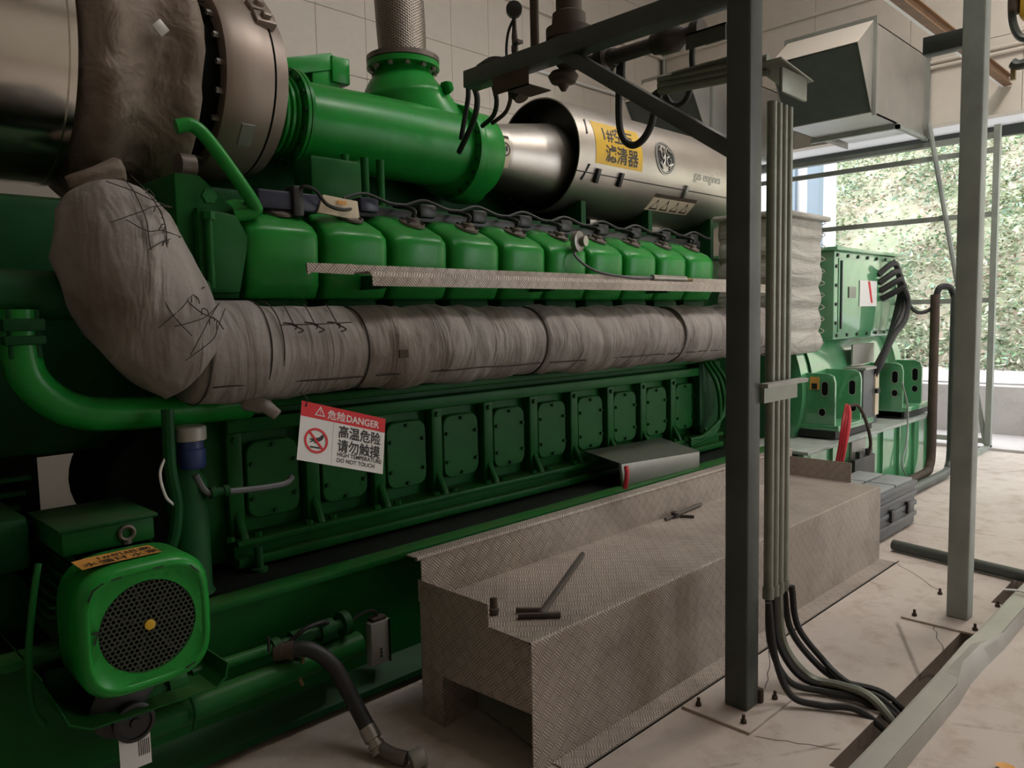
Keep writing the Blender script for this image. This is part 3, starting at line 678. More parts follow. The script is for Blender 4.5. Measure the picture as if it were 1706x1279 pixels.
m = blanket([V((1.36, 2.80, 1.30)), V((1.40, 2.73, 1.285)), V((1.43, 2.70, 1.25))], lambda s: .035 * (1 - .4 * s), n=14, fold=.4, fr=(20, 20, 20), seed=5, step=.01); m.build('torn_flap', CLOTH, t, ang=180)
# pale quilted block behind the post
rs = []
for k in range(56):
    z = 1.27 + 1.07 * k / 55; w = abs(math.sin(PI * k / 55 * 6)) ** .35; e = .022 * (w - 1); rs.append([V((5.62 - e + (x) * .0, 0, 0)) for x in ()] or [
        V((x, y, z + .01 * noise.noise(V((x * 9, y * 9, z * 3))))) for x, y in rrect(.37 + e + .02 * noise.noise(V((z * 6, 1, 0))), .28 + e + .025 * noise.noise(V((z * 7, 5, 0))), .05, lambda u, v: (5.98 + u, 3.0 + v), 4)])
MB().rings(rs).build('end_blanket', CLOTH_W, t, ang=180)
o = MB().box(5.58, 2.68, 2.33, 6.40, 3.3, 2.37).build('end_flap', CLOTH_W, t, bev=.015)
m = MB()
for z in lin(1.32, 2.3, 11): m.tube(cr([(6.335, 2.745, z), (6.36, 2.715, z + .02), (6.34, 2.735, z + .045)], 4), .004, 6)
m.build('end_ties', CLOTH_W, t)
MB().tube(cr([(1.52, 2.72, 1.335), (1.53, 2.70, 1.315), (1.54, 2.69, 1.30)], 3), .003, 5)
# tread strip above the manifold
t = thing('tread_shelf', 'narrow checker-plate shelf running under the cylinder heads', 'shelf')
MB().box(1.64, 2.80, 1.80, 5.3, 2.806, 1.838).build('back_lip', CHECK, t); MB().box(1.86, 2.70, 1.800, 5.3, 2.806, 1.805).build('shelf_plate', CHECK, t)
m = MB(); m.extr([(1.86, 2.66, 1.743), (1.86, 2.664, 1.743), (1.86, 2.668, 1.78), (1.86, 2.685, 1.797), (1.86, 2.71, 1.80), (1.86, 2.71, 1.805), (1.86, 2.683, 1.803), (1.86, 2.663, 1.783)], (3.44, 0, 0)); m.build('front_lip', CHECK, t)
MB().extr([(1.64, 2.79, 1.79), (1.66, 2.79, 1.80), (1.86, 2.79, 1.795), (1.86, 2.80, 1.84), (1.64, 2.80, 1.838)], (0, .008, 0)).build('end_tab', CHECK, t)
for x in (2.0, 3.1, 4.2): MB().box(x, 2.80, 1.74, x + .03, 3.06, 1.80).build('bracket', GREEN_D, t)
t = thing('pressure_sensor', 'small metal sensor tube with cable lying on the tread shelf', 'sensor')
MB().tube([(3.92, 2.72, 1.824), (4.28, 2.72, 1.824)], .019, 12).build('tube', STEEL, t); MB().tube([(4.28, 2.72, 1.822), (4.36, 2.72, 1.82)], .012, 8).build('brass_end', BRASS, t)
MB().tube(cr([(3.92, 2.72, 1.824), (3.75, 2.74, 1.82), (3.5, 2.82, 1.86), (3.42, 2.90, 1.95), (3.50, 2.93, 2.0)], 6), .008, 8).build('cable', GREYPL, t)
MB().lathe((3.46, 2.93, 2.03), (.2, -1, 0), [(0, .06), (.03, .06), (.04, .03), (.07, .03)], 18).build('sensor_head', STEEL, t)

# ================================================================== danger sign
t = thing('danger_sign', 'red and white warning sign hanging at a tilt below the insulated pipe', 'sign')
SO, SU, SV = V((1.5251, 2.6806, 1.2994)), V((.9523, -.1144, -.2830)).normalized(), V((-.3049, -.2925, -.9064))
SV = (SV - SU * SV.dot(SU)).normalized(); SN = SU.cross(SV).normalized()
if SN.y > 0: SN = -SN
sgn = lambda u, v, h=0: SO + SU * u + SV * v + SN * h         # u to the right, v down
SWD, SHT = .375, .2345
MB().extr([sgn(0, 0), sgn(SWD, 0), sgn(SWD, SHT), sgn(0, SHT)], -SN * .002).build('board', WHITE, t)
patch([0, SWD], [0, .060], lambda u, v: sgn(u, v, .0006)).build('header_band', RED, t)
st = lambda u0, v0: (lambda x, y: sgn(u0 + x, v0 - y, .0012))
text('危险', .040, st(.112, .048), WHITE, t, off=.0006); text('DANGER', .040, st(.194, .0475), WHITE, t, off=.0008, sx=.93)
text('高温危险', .0545, st(.163, .1135), BLKP, t, off=.0010, sx=.89); text('请勿触摸', .0545, st(.163, .170), BLKP, t, off=.0010, sx=.89)
text('HIGH TEMPERATURE', .0235, st(.164, .1935), BLKP, t, off=.0004, sx=.92); text('DO NOT TOUCH', .0235, st(.164, .217), BLKP, t, off=.0004, sx=.92)
tri = lambda c, r: [sgn(c[0] + r * math.cos(a), c[1] - r * math.sin(a), .0012) for a in (PI / 2, PI / 2 + 2.094, PI / 2 + 4.189)]
tb = band(tri((.080, .034), .026), tri((.080, .034), .019)); tb.v += [tuple(sgn(.0785, .022, .0012)), tuple(sgn(.0815, .022, .0012)), tuple(sgn(.0805, .035, .0012)), tuple(sgn(.0795, .035, .0012)), tuple(sgn(.0788, .037, .0012)), tuple(sgn(.0812, .037, .0012)), tuple(sgn(.0812, .0395, .0012)), tuple(sgn(.0788, .0395, .0012))]; tb.f += [(6, 7, 8, 9), (10, 11, 12, 13)]
tb.build('warning_triangle', WHITE, t)
pc = (.072, .148); m = band(ringpts(pc, .050, lambda u, v: sgn(u, v, .0018)), ringpts(pc, .041, lambda u, v: sgn(u, v, .0018)))
dg = V((.7, .714)); pp = lambda k, w: sgn(pc[0] + dg.x * k - dg.y * w, pc[1] + dg.y * k + dg.x * w, .0018)
m.add([pp(-.043, -.0045), pp(.043, -.0045), pp(.043, .0045), pp(-.043, .0045)], [(0, 1, 2, 3)]); m.build('prohibition_ring', RED, t)
hand = [(.098, .118), (.104, .128), (.098, .140), (.090, .147), (.080, .152), (.066, .160), (.063, .157), (.072, .149), (.060, .153), (.048, .159), (.045, .156), (.058, .148), (.046, .149), (.044, .145), (.058, .141), (.070, .137), (.082, .134), (.090, .126)]
m = MB(); m.add([sgn(u, v, .0012) for u, v in hand], [tuple(range(len(hand)))]); m.add([sgn(u, v, .0012) for u, v in ((.050, .172), (.088, .172), (.092, .178), (.046, .178))], [(0, 1, 2, 3)])
m.build('hand_symbol', BLKP, t)
patch([.141, .1418], [.062, SHT], lambda u, v: sgn(u, v, .0008)).build('divider_line', BLKP, t)
MB().lathe(sgn(.018, .018, .0), SN, [(0, .004), (.0022, .004)], 12).build('fixing_hole', BLKP, t)
MB().tube(cr([sgn(.018, .018, .003), sgn(.02, -.01, .004), (1.53, 2.70, 1.33)], 4), .0018, 5).build('hanging_wire', STITCH, t)

# ================================================================== exhaust end: cladding duct, turbine blanket, turbocharger
YC = 3.75
o = MB().lathe((-1.6, YC, 2.72), (1, 0, 0), [(0, .515), (2.55, .515), (2.555, .522), (2.58, .522), (2.585, .51), (2.60, .47)], 72).build('clad_exhaust_duct', CHROME); tag(o, 'large polished sheet-metal exhaust duct at the upper left', 'duct')
t = thing('turbocharger', 'big turbocharger with scorched insulation jacket and brown drum housing', 'turbocharger')
blanket([V((.99, YC, 2.72)), V((1.03, YC, 2.72)), V((1.25, YC, 2.73)), V((1.45, YC, 2.74)), V((1.50, YC, 2.74))], lambda s: .535 - .16 * abs(2 * s - 1.0) ** 7 + .03 * math.sin(s * 9), n=64, fold=.12, fr=(3.2, 9, 9), seed=17).build('turbine_jacket', CLOTH_T, t, ang=180)
d = V((.1, -1, .05)); a, b = frame(d); c = V((1.275, 3.205, 2.77))
m = MB(); m.obox(c, (a + b).normalized() * .026, (a - b).normalized() * .026, d.normalized() * .003); m.build('clip_plate', BOXGREY, t, bev=.003).parent = t
blanket(cr([(1.14, 3.38, 2.23), (1.05, 3.36, 2.19), (.96, 3.40, 2.16)], 5), lambda s: .05 * (1 - .5 * s), n=20, fold=.3, fr=(6, 6, 6), seed=3).build('jacket_skirt', CLOTH_T, t, ang=180)
MB().lathe((1.42, YC, 2.74), (1, 0, 0), [(0, .30), (.08, .36), (.20, .36)], 48).build('bearing_housing', DARKHOLE, t)
for q in range(20):
    aa = q * 2 * PI / 20; MB().bolt((1.60, YC + .385 * math.cos(aa), 2.745 + .385 * math.sin(aa)), (-1, 0, 0), .014, .03).build('bolt', STEEL, t)
MB().lathe((1.60, YC, 2.745), (1, 0, 0), [(0, .36), (0, .425), (.03, .437), (.14, .437), (.23, .420), (.23, .405), (.245, .405), (.245, .412), (.31, .40), (.315, .33), (.32, .20)], 72).build('compressor_drum', TURBO, t)
MB().lathe((1.83, YC, 2.745), (1, 0, 0), [(0, .41), (.004, .418), (.012, .418), (.016, .41)], 72).build('drum_gap', DARKHOLE, t)
for an, w in ((1.95, .05), (2.35, .04), (2.55, .035)):
    u = V((0, math.cos(an) * 1, math.sin(an))); u = V((0, -math.cos(an - 0.0), math.sin(an))) if False else V((0, math.cos(an), math.sin(an))); c = V((1.82 if w < .05 else 1.70, YC, 2.745)) + u * .43; s = u.cross(V((1, 0, 0)))
    m = MB(); m.obox(c, V((.05, 0, 0)), s * w, u * .022); m.obox(c + u * .03, V((.02, 0, 0)), s * .018, u * .016); m.build('lifting_lug', TURBO, t, bev=.006)
MB().obox((1.66, 3.30, 2.43), (.03, 0, 0), V((0, .03, -.04)), V((0, .006, .004))).build('drum_plate', GALVD, t)

t = thing('intake_pipe', 'wide green intake pipe with bellows, elbow and top flange above the engine', 'pipe')
pr = [(0, .19)]
for i in range(6): pr += [(.008 + i * .032, .188), (.014 + i * .032, .208), (.028 + i * .032, .208), (.034 + i * .032, .188)]
MB().lathe((1.90, YC, 2.665), (1, 0, 0), pr, 56).build('bellows', GREEN_L, t)
m = MB(); m.lathe((2.10, YC, 2.66), (1, 0, 0), [(0, .19), (0, .252), (.018, .252), (.018, .235), (.024, .235), (.024, .252), (.042, .252), (.042, .2)], 56); fl = m.build('flange', GREEN_L, t)
m = MB()
for q in range(16): m.bolt((2.10, YC + .232 * math.cos(q * PI / 8), 2.66 + .232 * math.sin(q * PI / 8)), (-1, 0, 0), .013, .014)
m.build('bolt_ring', GREEN_D, fl)
MB().lathe((2.14, YC, 2.65), (1, 0, 0), [(0, .212), (.4, .222), (.9, .230), (1.10, .232), (1.12, .252)], 64).build('pipe_barrel', GREEN_L, t)
m = MB(); m.lathe((3.24, YC, 2.64), (1, 0, 0), [(0, .22), (0, .285), (.035, .29), (.05, .285), (.07, .265), (.21, .265), (.235, .25), (.24, .2)], 64); hs = m.build('mixer_housing', GREEN_L, t)
m = MB()
for q in range(20): m.bolt((3.24, YC + .262 * math.cos(q * PI / 10), 2.64 + .262 * math.sin(q * PI / 10)), (-1, 0, 0), .012, .012)
m.build('bolt_ring', GREEN_D, hs)
MB().lathe((2.45, 3.60, 2.42), (0, 0, 1), [(0, .03), (.02, .06), (.04, .04)], 16).build('drain_boss', GREEN, t)
# elbow rising behind the barrel to the top flange
pts = cr([(3.02, 3.92, 3.16), (3.02, 3.92, 3.08), (3.025, 3.92, 2.98), (3.05, 3.91, 2.87), (3.16, 3.87, 2.73), (3.34, 3.80, 2.62), (3.42, 3.78, 2.62)], 6)
R = []
for i in range(len(pts)):
    s = i / (len(pts) - 1); R.append(.163 + .112 * min(1, max(0, (s - .10) / .26)) ** 1.1)
MB().tube(pts, R, 48).build('elbow', GREEN_L, t, ang=60)
m = MB(); m.extr([(2.70, 3.74, 2.80), (3.0, 3.66, 2.94), (3.32, 3.66, 2.92), (3.36, 3.72, 2.80)], (0, .2, 0)); m.build('saddle_web', GREEN_L, t, bev=.03, seg=3)
m = MB(); m.lathe((3.02, 3.92, 3.13), (0, 0, 1), [(0, .16), (0, .222), (.032, .222), (.032, .16)], 48); tf = m.build('top_flange', GREEN_L, t)
m = MB()
for q in range(12): m.bolt((3.02 + .195 * math.cos(q * PI / 6), 3.92 + .195 * math.sin(q * PI / 6), 3.13), (0, 0, -1), .016, .022)
m.build('bolt_ring', STEEL, tf)
MB().lathe((3.02, 3.92, 3.168), (0, 0, 1), [(0, .16), (0, .222), (.03, .222), (.03, .15)], 48).build('gas_flange', GRIMY, t)
MB().lathe((3.02, 3.92, 3.163), (0, 0, 1), [(0, .21), (.004, .21)], 40).build('gasket', BLACK, t)
m = MB(); m.extr([(3.10, 3.62, 3.02), (3.14, 3.60, 3.02), (3.16, 3.60, 2.97), (3.13, 3.62, 2.94)], (0, .06, 0)); m.build('boss', GREEN_L, t, bev=.012)
br = MB().tube([(3.02, 3.92, 3.19), (3.015, 3.925, 3.4), (2.99, 3.93, 3.9), (2.98, 3.93, 4.6)], [.145, .15, .15, .15], 48).build('braided_hose', BRAID)
cyl_uv(br, 2, (3.02, 3.92), .15); tag(br, 'thick braided metal hose rising from the intake pipe top flange', 'hose')
# bracket seen over the barrel
m = MB(); m.box(2.42, 3.98, 2.86, 2.60, 4.10, 3.06); m.obox((2.36, 4.02, 3.04), V((.20, 0, .06)), V((0, .05, 0)), V((-.012, 0, .045))); m.box(2.54, 3.96, 2.98, 2.66, 4.12, 3.13)
m.build('rear_bracket', GREEN_L, eng, bev=.008)

# ================================================================== air filter
t = thing('air_filter', 'long stainless air filter drum with yellow label above the engine', 'air filter')
FX0, FX1, FZ, FR = 4.03, 6.2, 2.72, .388
MB().lathe((3.46, YC, 2.665), (1, 0, 0), [(0, .195), (.12, .195), (.13, .20), (.14, .20), (.52, .262), (.64, .285), (.66, .2)], 64).build('inlet_cone', STAINLESS, t)
m = MB(); m.lathe((FX0, YC, FZ), (1, 0, 0), [(.16, .02), (.16, FR - .02), (0.0, FR - .008), (0, FR), (FX1 - FX0, FR), (FX1 - FX0, .05)], 80); m.build('drum_shell', STAINLESS, t)
MB().lathe((FX0 + .155, YC, FZ), (1, 0, 0), [(0, .2), (0, FR - .021), (-.145, FR - .012), (-.15, FR - .012)], 64, cap=False).build('end_recess', BLACK, t)
cyl = lambda x, z, h=0: V((x, YC - math.sqrt(max(.01, (FR + h) ** 2 - (z - FZ) ** 2)), z))
def cyw(x, s, h=0):                                  # s = arc length upward from centre height
    a = s / FR; return V((x, YC - (FR + h) * math.cos(a), FZ + (FR + h) * math.sin(a)))
MB().tube([cyw(x, -.155, .001) for x in lin(FX0, FX1, 20)], .0045, 6).build('seam_line', BLACK, t)
for x in (3.99 + .25, 4.50, 5.34, 6.1):
    o = MB().obox(cyw(x, -.165, .012), (.016, 0, 0), (cyw(x, -.10) - cyw(x, -.20)) * .5, V((0, -.012, -.004))).build('clip', BLACK if x < 5 else GALVD, t, bev=.004)
MB().tube([cyw(4.10, -.21, .006), cyw(4.14, -.10, .006)], .006, 6).build('clip_handle', BLACK, t)
MB().tube([cyw(4.12, .10, .004), cyw(4.14, .21, .004)], .006, 6).build('clip_handle', BLACK, t)
MB().tube([cyw(5.98, -.05, .004), cyw(5.98, .12, .004)], .006, 6).build('clip_handle', BLACK, t)
lp = patch(lin(4.20, 4.735, 10), lin(-.085, .215, 10), lambda x, s: cyw(x, s, .002)).build('yellow_label', YELLOW, t)
text('1#空气', .125, lambda x, y: cyw(4.275 + x, .085 + y, .0035), BLKP, lp, off=.0018, sx=.98, sub=.02); text('滤清器', .125, lambda x, y: cyw(4.30 + x, -.052 + y, .0035), BLKP, lp, off=.0018, sx=1.02, sub=.02)
# round emblem with script letters
ec, er = (5.03, .055), .128
ef = lambda h: (lambda u, v: cyw(ec[0] + u * 1.0, ec[1] + v, h))
m = MB(); rr = ringpts((0, 0), er, ef(.003), 48); m.add(rr + [ef(.003)(0, 0)], [(i, (i + 1) % 48, 48) for i in range(48)]); em = m.build('emblem', BLACK, t)
band(ringpts((0, 0), er, ef(.005), 48), ringpts((0, 0), er * .93, ef(.005), 48)).build('emblem_rim', GALV, em)
band(ringpts((0, 0), er * .88, ef(.005), 48), ringpts((0, 0), er * .83, ef(.005), 48)).build('emblem_ring', GALV, em)
m = MB()
def scr(pts, w=.0055): m.tube([ef(.006)(u * er, v * er) for u, v, *_ in cr([(a, b, 0) for a, b in pts], 6)], w, 6)
scr([(-.05, .42), (-.22, .60), (-.42, .45), (-.42, .05), (-.25, -.12), (-.08, .1), (-.05, .38), (-.06, -.05), (-.25, -.42), (-.45, -.45), (-.5, -.25)])
scr([(.42, .38), (.30, .58), (.12, .42), (.18, .18), (.35, .08), (.16, .0), (.08, -.25), (.22, -.45), (.42, -.38), (.5, -.12), (.36, -.05)])
for k in range(4): scr([(.74 * math.cos(k * PI / 2 + .5), .74 * math.sin(k * PI / 2 + .5)), (.66 * math.cos(k * PI / 2 + .8), .66 * math.sin(k * PI / 2 + .8)), (.74 * math.cos(k * PI / 2 + 1.15), .74 * math.sin(k * PI / 2 + 1.15))])
m.build('emblem_script', GALV, em)
text('gas engines', .10, lambda x, y: cyw(5.42 + x, -.06 + y, .002), GALVD, t, 'faint_lettering', sx=.9, sub=.02)
# warning strip with four triangles
wl_ = patch(lin(4.98, 5.56, 8), lin(-.365, -.215, 6), lambda x, s: cyw(x - .25 * (s + .215) * -.4, s, .002)).build('warning_strip', CREAM, t)
patch(lin(4.98, 5.56, 8), [-.245, -.215], lambda x, s: cyw(x, s, .0035)).build('strip_band', RUST, wl_)
for k in range(4):
    x = 5.06 + k * .135; T = lambda q: [cyw(x + dx * q, -.312 + ds * q, .004) for dx, ds in ((-.055, -.04), (.055, -.04), (0, .06))]
    band(T(1), T(.62)).build('warning_triangle', RUST, wl_)
# round no-step sticker on the inlet pipe
sf = lambda h: (lambda x, s: V((x, YC - (.196 + h) * math.cos(s / .196), 2.665 + (.196 + h) * math.sin(s / .196))))
sk = patch(lin(3.475, 3.575, 5), lin(-.115, .095, 6), sf(.002)).build('no_step_sticker', CREAM, t)
band(ringpts((3.525, 0), .044, sf(.004), 32), ringpts((3.525, 0), .034, sf(.004), 32)).build('prohibition_ring', BLKP, sk)
m = MB()
for dx in (-.012, .012): m.add(ringpts((3.525 + dx, .002), .010, lambda u, v: sf(.004)(3.525 + dx + (u - 3.525 - dx), v * 2.0), 12), [tuple(range(12))])
m.build('footprints', BLKP, sk); patch([3.48, 3.57], [.07, .088], sf(.0035)).build('sticker_band', RUST, sk)
MB().box(1.6, 4.05, 2.0, 5.0, 4.5, 2.56).build('rear_cylinder_bank', GREEN_D, eng, bev=.04)
for k in range(3):
    MB().tube(cr([(4.98 + .06 * k, 3.0, 1.25), (5.02 + .07 * k, 2.93, 1.1), (5.06 + .05 * k, 2.92, .9), (5.0 - .06 * k, 2.93, .74), (4.7, 2.95, .68 + .02 * k)], 6), .015, 8).build('oil_hose', GREEN, eng)
MB().box(4.95, 3.02, .72, 5.25, 3.12, 1.25).build('end_plate', GREEN_D, eng, bev=.02)
# filter supports
for x in (4.2, 5.0, 5.9): MB().box(x, 3.5, 2.05, x + .05, 4.0, 2.40).build('saddle', GREEN_D, t)
m = MB(); m.box(3.5, 3.45, 2.14, 5.3, 4.1, 2.22); m.build('bed_plate', GREEN_D, t)
MB().box(4.9, 3.9, 3.06, 6.3, 4.2, 3.2).build('top_box', GALVD, t, bev=.01)

# ================================================================== pump motor at the lower left
t = thing('pump_motor', 'green electric motor with perforated fan cowl at the lower left of the engine', 'motor')
MX, MZ = .822, .69
def sup(w, h, y, e=3.6, n=64, cx=MX, cz=MZ):
    out = []
    for i in range(n):
        a = 2 * PI * i / n; c, q = math.cos(a), math.sin(a)
        out.append(V((cx + w * math.copysign(abs(c) ** (2 / e), c), y, cz + h * math.copysign(abs(q) ** (2 / e), q))))
    return out
def circ(r, y, n=64): return [V((MX + r * math.cos(2 * PI * i / n), y, MZ + r * math.sin(2 * PI * i / n))) for i in range(n)]
m = MB(); m.rings([sup(.185, .19, 2.63), sup(.196, .203, 2.61), sup(.197, .205, 2.47), sup(.198, .203, 2.435), sup(.188, .193, 2.412), sup(.174, .179, 2.402), sup(.166, .171, 2.404), sup(.162, .167, 2.409), circ(.142, 2.409), circ(.142, 2.425)], cap=False)
cw = m.build('fan_cowl', GREEN_L, t, ang=50)
m = MB(); p = .0152; cnt = 0
for i in range(-10, 11):
    for j in range(-11, 12):
        x, z = (i + .5 * (j % 2)) * p, j * p * .866
        if x * x + z * z > .140 ** 2: continue
        ho = [V((MX + x + p * .5774 * math.cos(PI / 6 + k * PI / 3), 2.410, MZ + z + p * .5774 * math.sin(PI / 6 + k * PI / 3))) for k in range(6)]
        hi = [V((MX + x + p * .40 * math.cos(PI / 6 + k * PI / 3), 2.410, MZ + z + p * .40 * math.sin(PI / 6 + k * PI / 3))) for k in range(6)]
        m.add(ho + hi, [(k, (k + 1) % 6, 6 + (k + 1) % 6, 6 + k) for k in range(6)])
g = m.build('grille', plain('dusty_grille', (0.035, 0.045, 0.028), 0.6), t); g['kind'] = 'stuff'
MB().lathe((MX, 2.46, MZ), (0, 1, 0), [(0, .01), (0, .155), (.01, .155)], 40).build('fan_backing', DARKHOLE, t)
for q in range(7):
    a = q * 2 * PI / 7; d = V((math.cos(a), 0, math.sin(a))); MB().obox(V((MX, 2.445, MZ)) + d * .085, d * .05, V((0, .012, 0)), V((-d.z, 0, d.x)) * .003).build('fan_blade', BLACK, t)
MB().lathe((MX + .002, 2.408, MZ + .004), (0, -1, 0), [(0, .016), (.003, .016), (.004, .012)], 14).build('centre_button', YELLOW, t)
lp = patch(lin(.66, .885, 6), lin(2.445, 2.555, 2), lambda x, y: V((x, y, MZ + .2095 - (.0 if abs(x - MX) < .1 else (abs(x - MX) - .1) ** 2 * .9)))).build('orange_label', ORANGE, t)
text('1#机组高', .040, lambda x, y: V((.715 + x, 2.505 + y, MZ + .2105)), RUST, lp, off=.0005); text('水循环水泵', .044, lambda x, y: V((.668 + x, 2.456 + y, MZ + .2105)), RUST, lp, off=.0005)
text('7', .055, lambda x, y: V((MX - .162 + x * .8, 2.4025 - 0, MZ - .01 + y)), BLKP, t, 'number', off=.001)
for pts in ([(-.12, .165), (-.15, .15), (-.165, .12)], [(-.1, .168), (-.07, .172)], [(.02, .176), (.05, .176)], [(.13, .16), (.158, .13)], [(.10, -.165), (.13, -.155)]):
    MB().tube([(MX + u, 2.404, MZ + v) for u, v in pts], .003, 5).build('chipped_paint', BLKP, t)
MB().lathe((MX, 2.66, MZ), (0, 1, 0), [(0, .165), (.60, .165), (.60, .10)], 40).build('motor_body', GREEN_D, t)
for q in range(36):
    a = q * 2 * PI / 36; d = V((math.cos(a), 0, math.sin(a)))
    if .9 < a < 2.2: continue
    f = MB().obox(V((MX, 2.94, MZ)) + d * .178, d * .018, V((0, .24, 0)), V((-d.z, 0, d.x)) * .0025).build('cooling_fin', GREEN_D, t)
for i in range(9): MB().box(.70 + i * .03, 2.68, .85, .704 + i * .03, 3.1, .875).build('cooling_fin', GREEN_D, t)
tb = MB().box(.665, 2.66, .885, .945, 3.0, .965).build('terminal_box', GREEN, t, bev=.01)
MB().box(.655, 2.65, .962, .955, 3.01, .975).build('box_lid', GREEN_D, tb, bev=.004)
m = MB(); m.tube(ringpts((0, 0), .022, lambda u, v: V((.855 + u, 2.655, .925 + v)), 20), .007, 8, closed=True).cyl((.855, 2.66, .89), (.855, 2.66, .905), .014); m.build('lifting_eye', GRIMY, t)
MB().box(.60, 2.7, .44, 1.03, 3.1, .53).build('motor_foot', GREEN_D, t, bev=.01)
m = MB(); m.extr([(.54, 2.46, .60), (.545, 2.46, .60), (.60, 2.46, .44), (.66, 2.46, .405), (1.04, 2.46, .395), (1.075, 2.46, .42), (1.085, 2.46, .47), (1.08, 2.46, .47), (1.07, 2.46, .425), (1.04, 2.46, .401), (.66, 2.46, .411), (.605, 2.46, .445)], (0, .62, 0)); m.build('drip_tray', GREEN, t)
MB().tube(cr([(.585, 2.60, .90), (.555, 2.56, .80), (.53, 2.54, .65), (.53, 2.54, .5), (.56, 2.56, .42)], 6), .010, 8).build('motor_cable', GREEN, t)
t = thing('water_pump', 'dark green centrifugal pump behind the motor at the left edge', 'pump')
MB().lathe((.40, 2.98, .62), (0, 1, 0), [(0, .12), (.02, .26), (.20, .30), (.34, .26), (.36, .1)], 40).build('volute', GREEN_D, t)
MB().box(.16, 2.90, .80, .64, 3.3, .985).build('pump_head', GREEN_D, t, bev=.03); MB().box(.0, 2.9, .05, .62, 3.5, .35).build('pump_base', GREEN_D, t, bev=.01)
MB().lathe((.42, 2.86, .92), (0, -1, 0), [(0, .03), (.02, .03)], 6).build('plug', GREEN_D, t)
MB().tube([(.22, 3.1, .95), (.22, 3.1, 1.4), (.1, 3.1, 1.6)], .08, 16).build('riser', GREEN_D, t)
# pipework on the front of the skid
t = thing('skid_pipework', 'green pipes with brass valves running along the front of the skid', 'pipe')
MB().tube([(.80, 2.60, .285), (1.72, 2.655, .276)], .050, 16).build('large_pipe', GREEN, t); MB().tube([(1.02, 2.62, .40), (1.36, 2.64, .385)], .021, 12).build('small_pipe', GREEN, t)
MB().lathe((.84, 2.585, .40), (1, .05, -.03), [(0, .03), (.0, .048), (.05, .048), (.05, .036), (.08, .036), (.08, .05), (.14, .052), (.14, .02)], 18).build('pipe_union', GREEN, t)
MB().lathe((1.33, 2.64, .387), (1, 0, 0), [(0, .02), (0, .032), (.03, .034), (.03, .02), (.08, .02), (.08, .036), (.16, .036), (.16, .026), (.2, .026), (.2, .04), (.26, .04), (.26, .024), (.30, .024), (.30, .05), (.33, .05)], 16).build('valve_train', GREEN_D, t)
MB().tube(cr([(1.40, 2.62, .40), (1.45, 2.60, .435), (1.52, 2.60, .44), (1.56, 2.62, .42)], 5), .009, 8).build('valve_lever', BLACK, t)
MB().tube(cr([(1.39, 2.63, .36), (1.44, 2.605, .34), (1.42, 2.60, .26), (1.43, 2.60, .22)], 5), .007, 6).build('drip_tube', BRASS, t)
MB().cyl((1.3, 2.6, .395), (1.3, 2.6, .45), .006).build('vent_pin', BLACK, t)
t = thing('drain_hose', 'thick black hose with metal coupling hanging from the skid to the floor', 'hose')
hp = cr([(1.37, 2.615, .37), (1.44, 2.56, .37), (1.50, 2.50, .31), (1.53, 2.44, .21), (1.545, 2.37, .12), (1.55, 2.33, .075)], 8)
MB().tube(hp, .030, 14).build('hose', BLACKR, t)
MB().lathe((1.34, 2.635, .372), (1, -.8, 0), [(0, .036), (.03, .036), (.032, .032), (.06, .034), (.07, .036)], 16).build('clamp_end', RUST, t)
MB().lathe((1.547, 2.335, .085), V((.004, -.05, -.05)), [(-.02, .033), (.03, .033), (.03, .026), (.045, .026), (.045, .031), (.06, .031), (.06, .024), (.075, .024), (.075, .034), (.085, .034), (.085, .02)], 16).build('coupling', STEEL, t)
t = thing('pipe_valve', 'dull brass valve elbow standing on the floor below the black hose', 'valve')
MB().tube(cr([(1.555, 2.27, .04), (1.565, 2.22, .035), (1.59, 2.17, .03)], 5), .026, 14).build('body', GRIMY, t)
MB().lathe((1.59, 2.145, .03), (1, -.3, .2), [(0, .03), (.01, .036), (.05, .036), (.055, .03)], 16).build('cap', BOXGREY, t)
t = thing('junction_box', 'small silver junction box on the skid front beside the step', 'box')
MB().box(1.785, 2.655, .15, 1.885, 2.70, .335).build('body', BOXGREY, t, bev=.006)
MB().box(1.872, 2.649, .15, 1.878, 2.656, .335).build('side_seam', DARKHOLE, t)
for z in (.215, .20, .185): MB().lathe((1.832, 2.656, z), (0, -1, 0), [(0, .007), (.003, .006)], 10).build('indicator', BLACK, t)
MB().tube(cr([(1.83, 2.68, .335), (1.83, 2.68, .37), (1.79, 2.67, .39), (1.73, 2.66, .39), (1.68, 2.66, .37)], 6), .006, 6).build('cable', BLACKR, t)
MB().box(1.80, 2.66, .335, 1.87, 2.70, .352).build('cable_gland', RUST, t, bev=.005)
t = thing('butterfly_valve', 'black valve dial with a white tag hanging below the motor', 'valve')
MB().lathe((.79, 2.52, .365), (0, -1, 0), [(0, .06), (.03, .062), (.034, .052), (.034, .05), (.028, .048), (.028, .016), (.036, .014)], 28).build('dial', BLACK, t)
MB().lathe((.79, 2.49, .365), (0, -1, 0), [(0, .012), (.004, .012)], 12).build('hub_cap', BOXGREY, t)
MB().lathe((.78, 2.55, .40), (0, 1, 0), [(-.02, .05), (.0, .10), (.15, .10)], 20).build('body', BLACK, t)
tg = MB().extr([(.742, 2.497, .33), (.835, 2.497, .335), (.835, 2.497, .215), (.742, 2.497, .215)], (0, .002, 0)).build('paper_tag', WHITE, t)
for k in range(6): MB().box(.798 + k * .006, 2.4955, .25, .800 + k * .006, 2.4968, .30).build('tag_line', RUST, tg)
MB().tube(cr([(.985, 2.57, .38), (1.0, 2.55, .30), (.99, 2.545, .24)], 4), .006, 6).build('pull_cord', GREEN_D, t)
t = thing('control_tray', 'grey steel cover tray lying on the skid behind the step', 'tray')
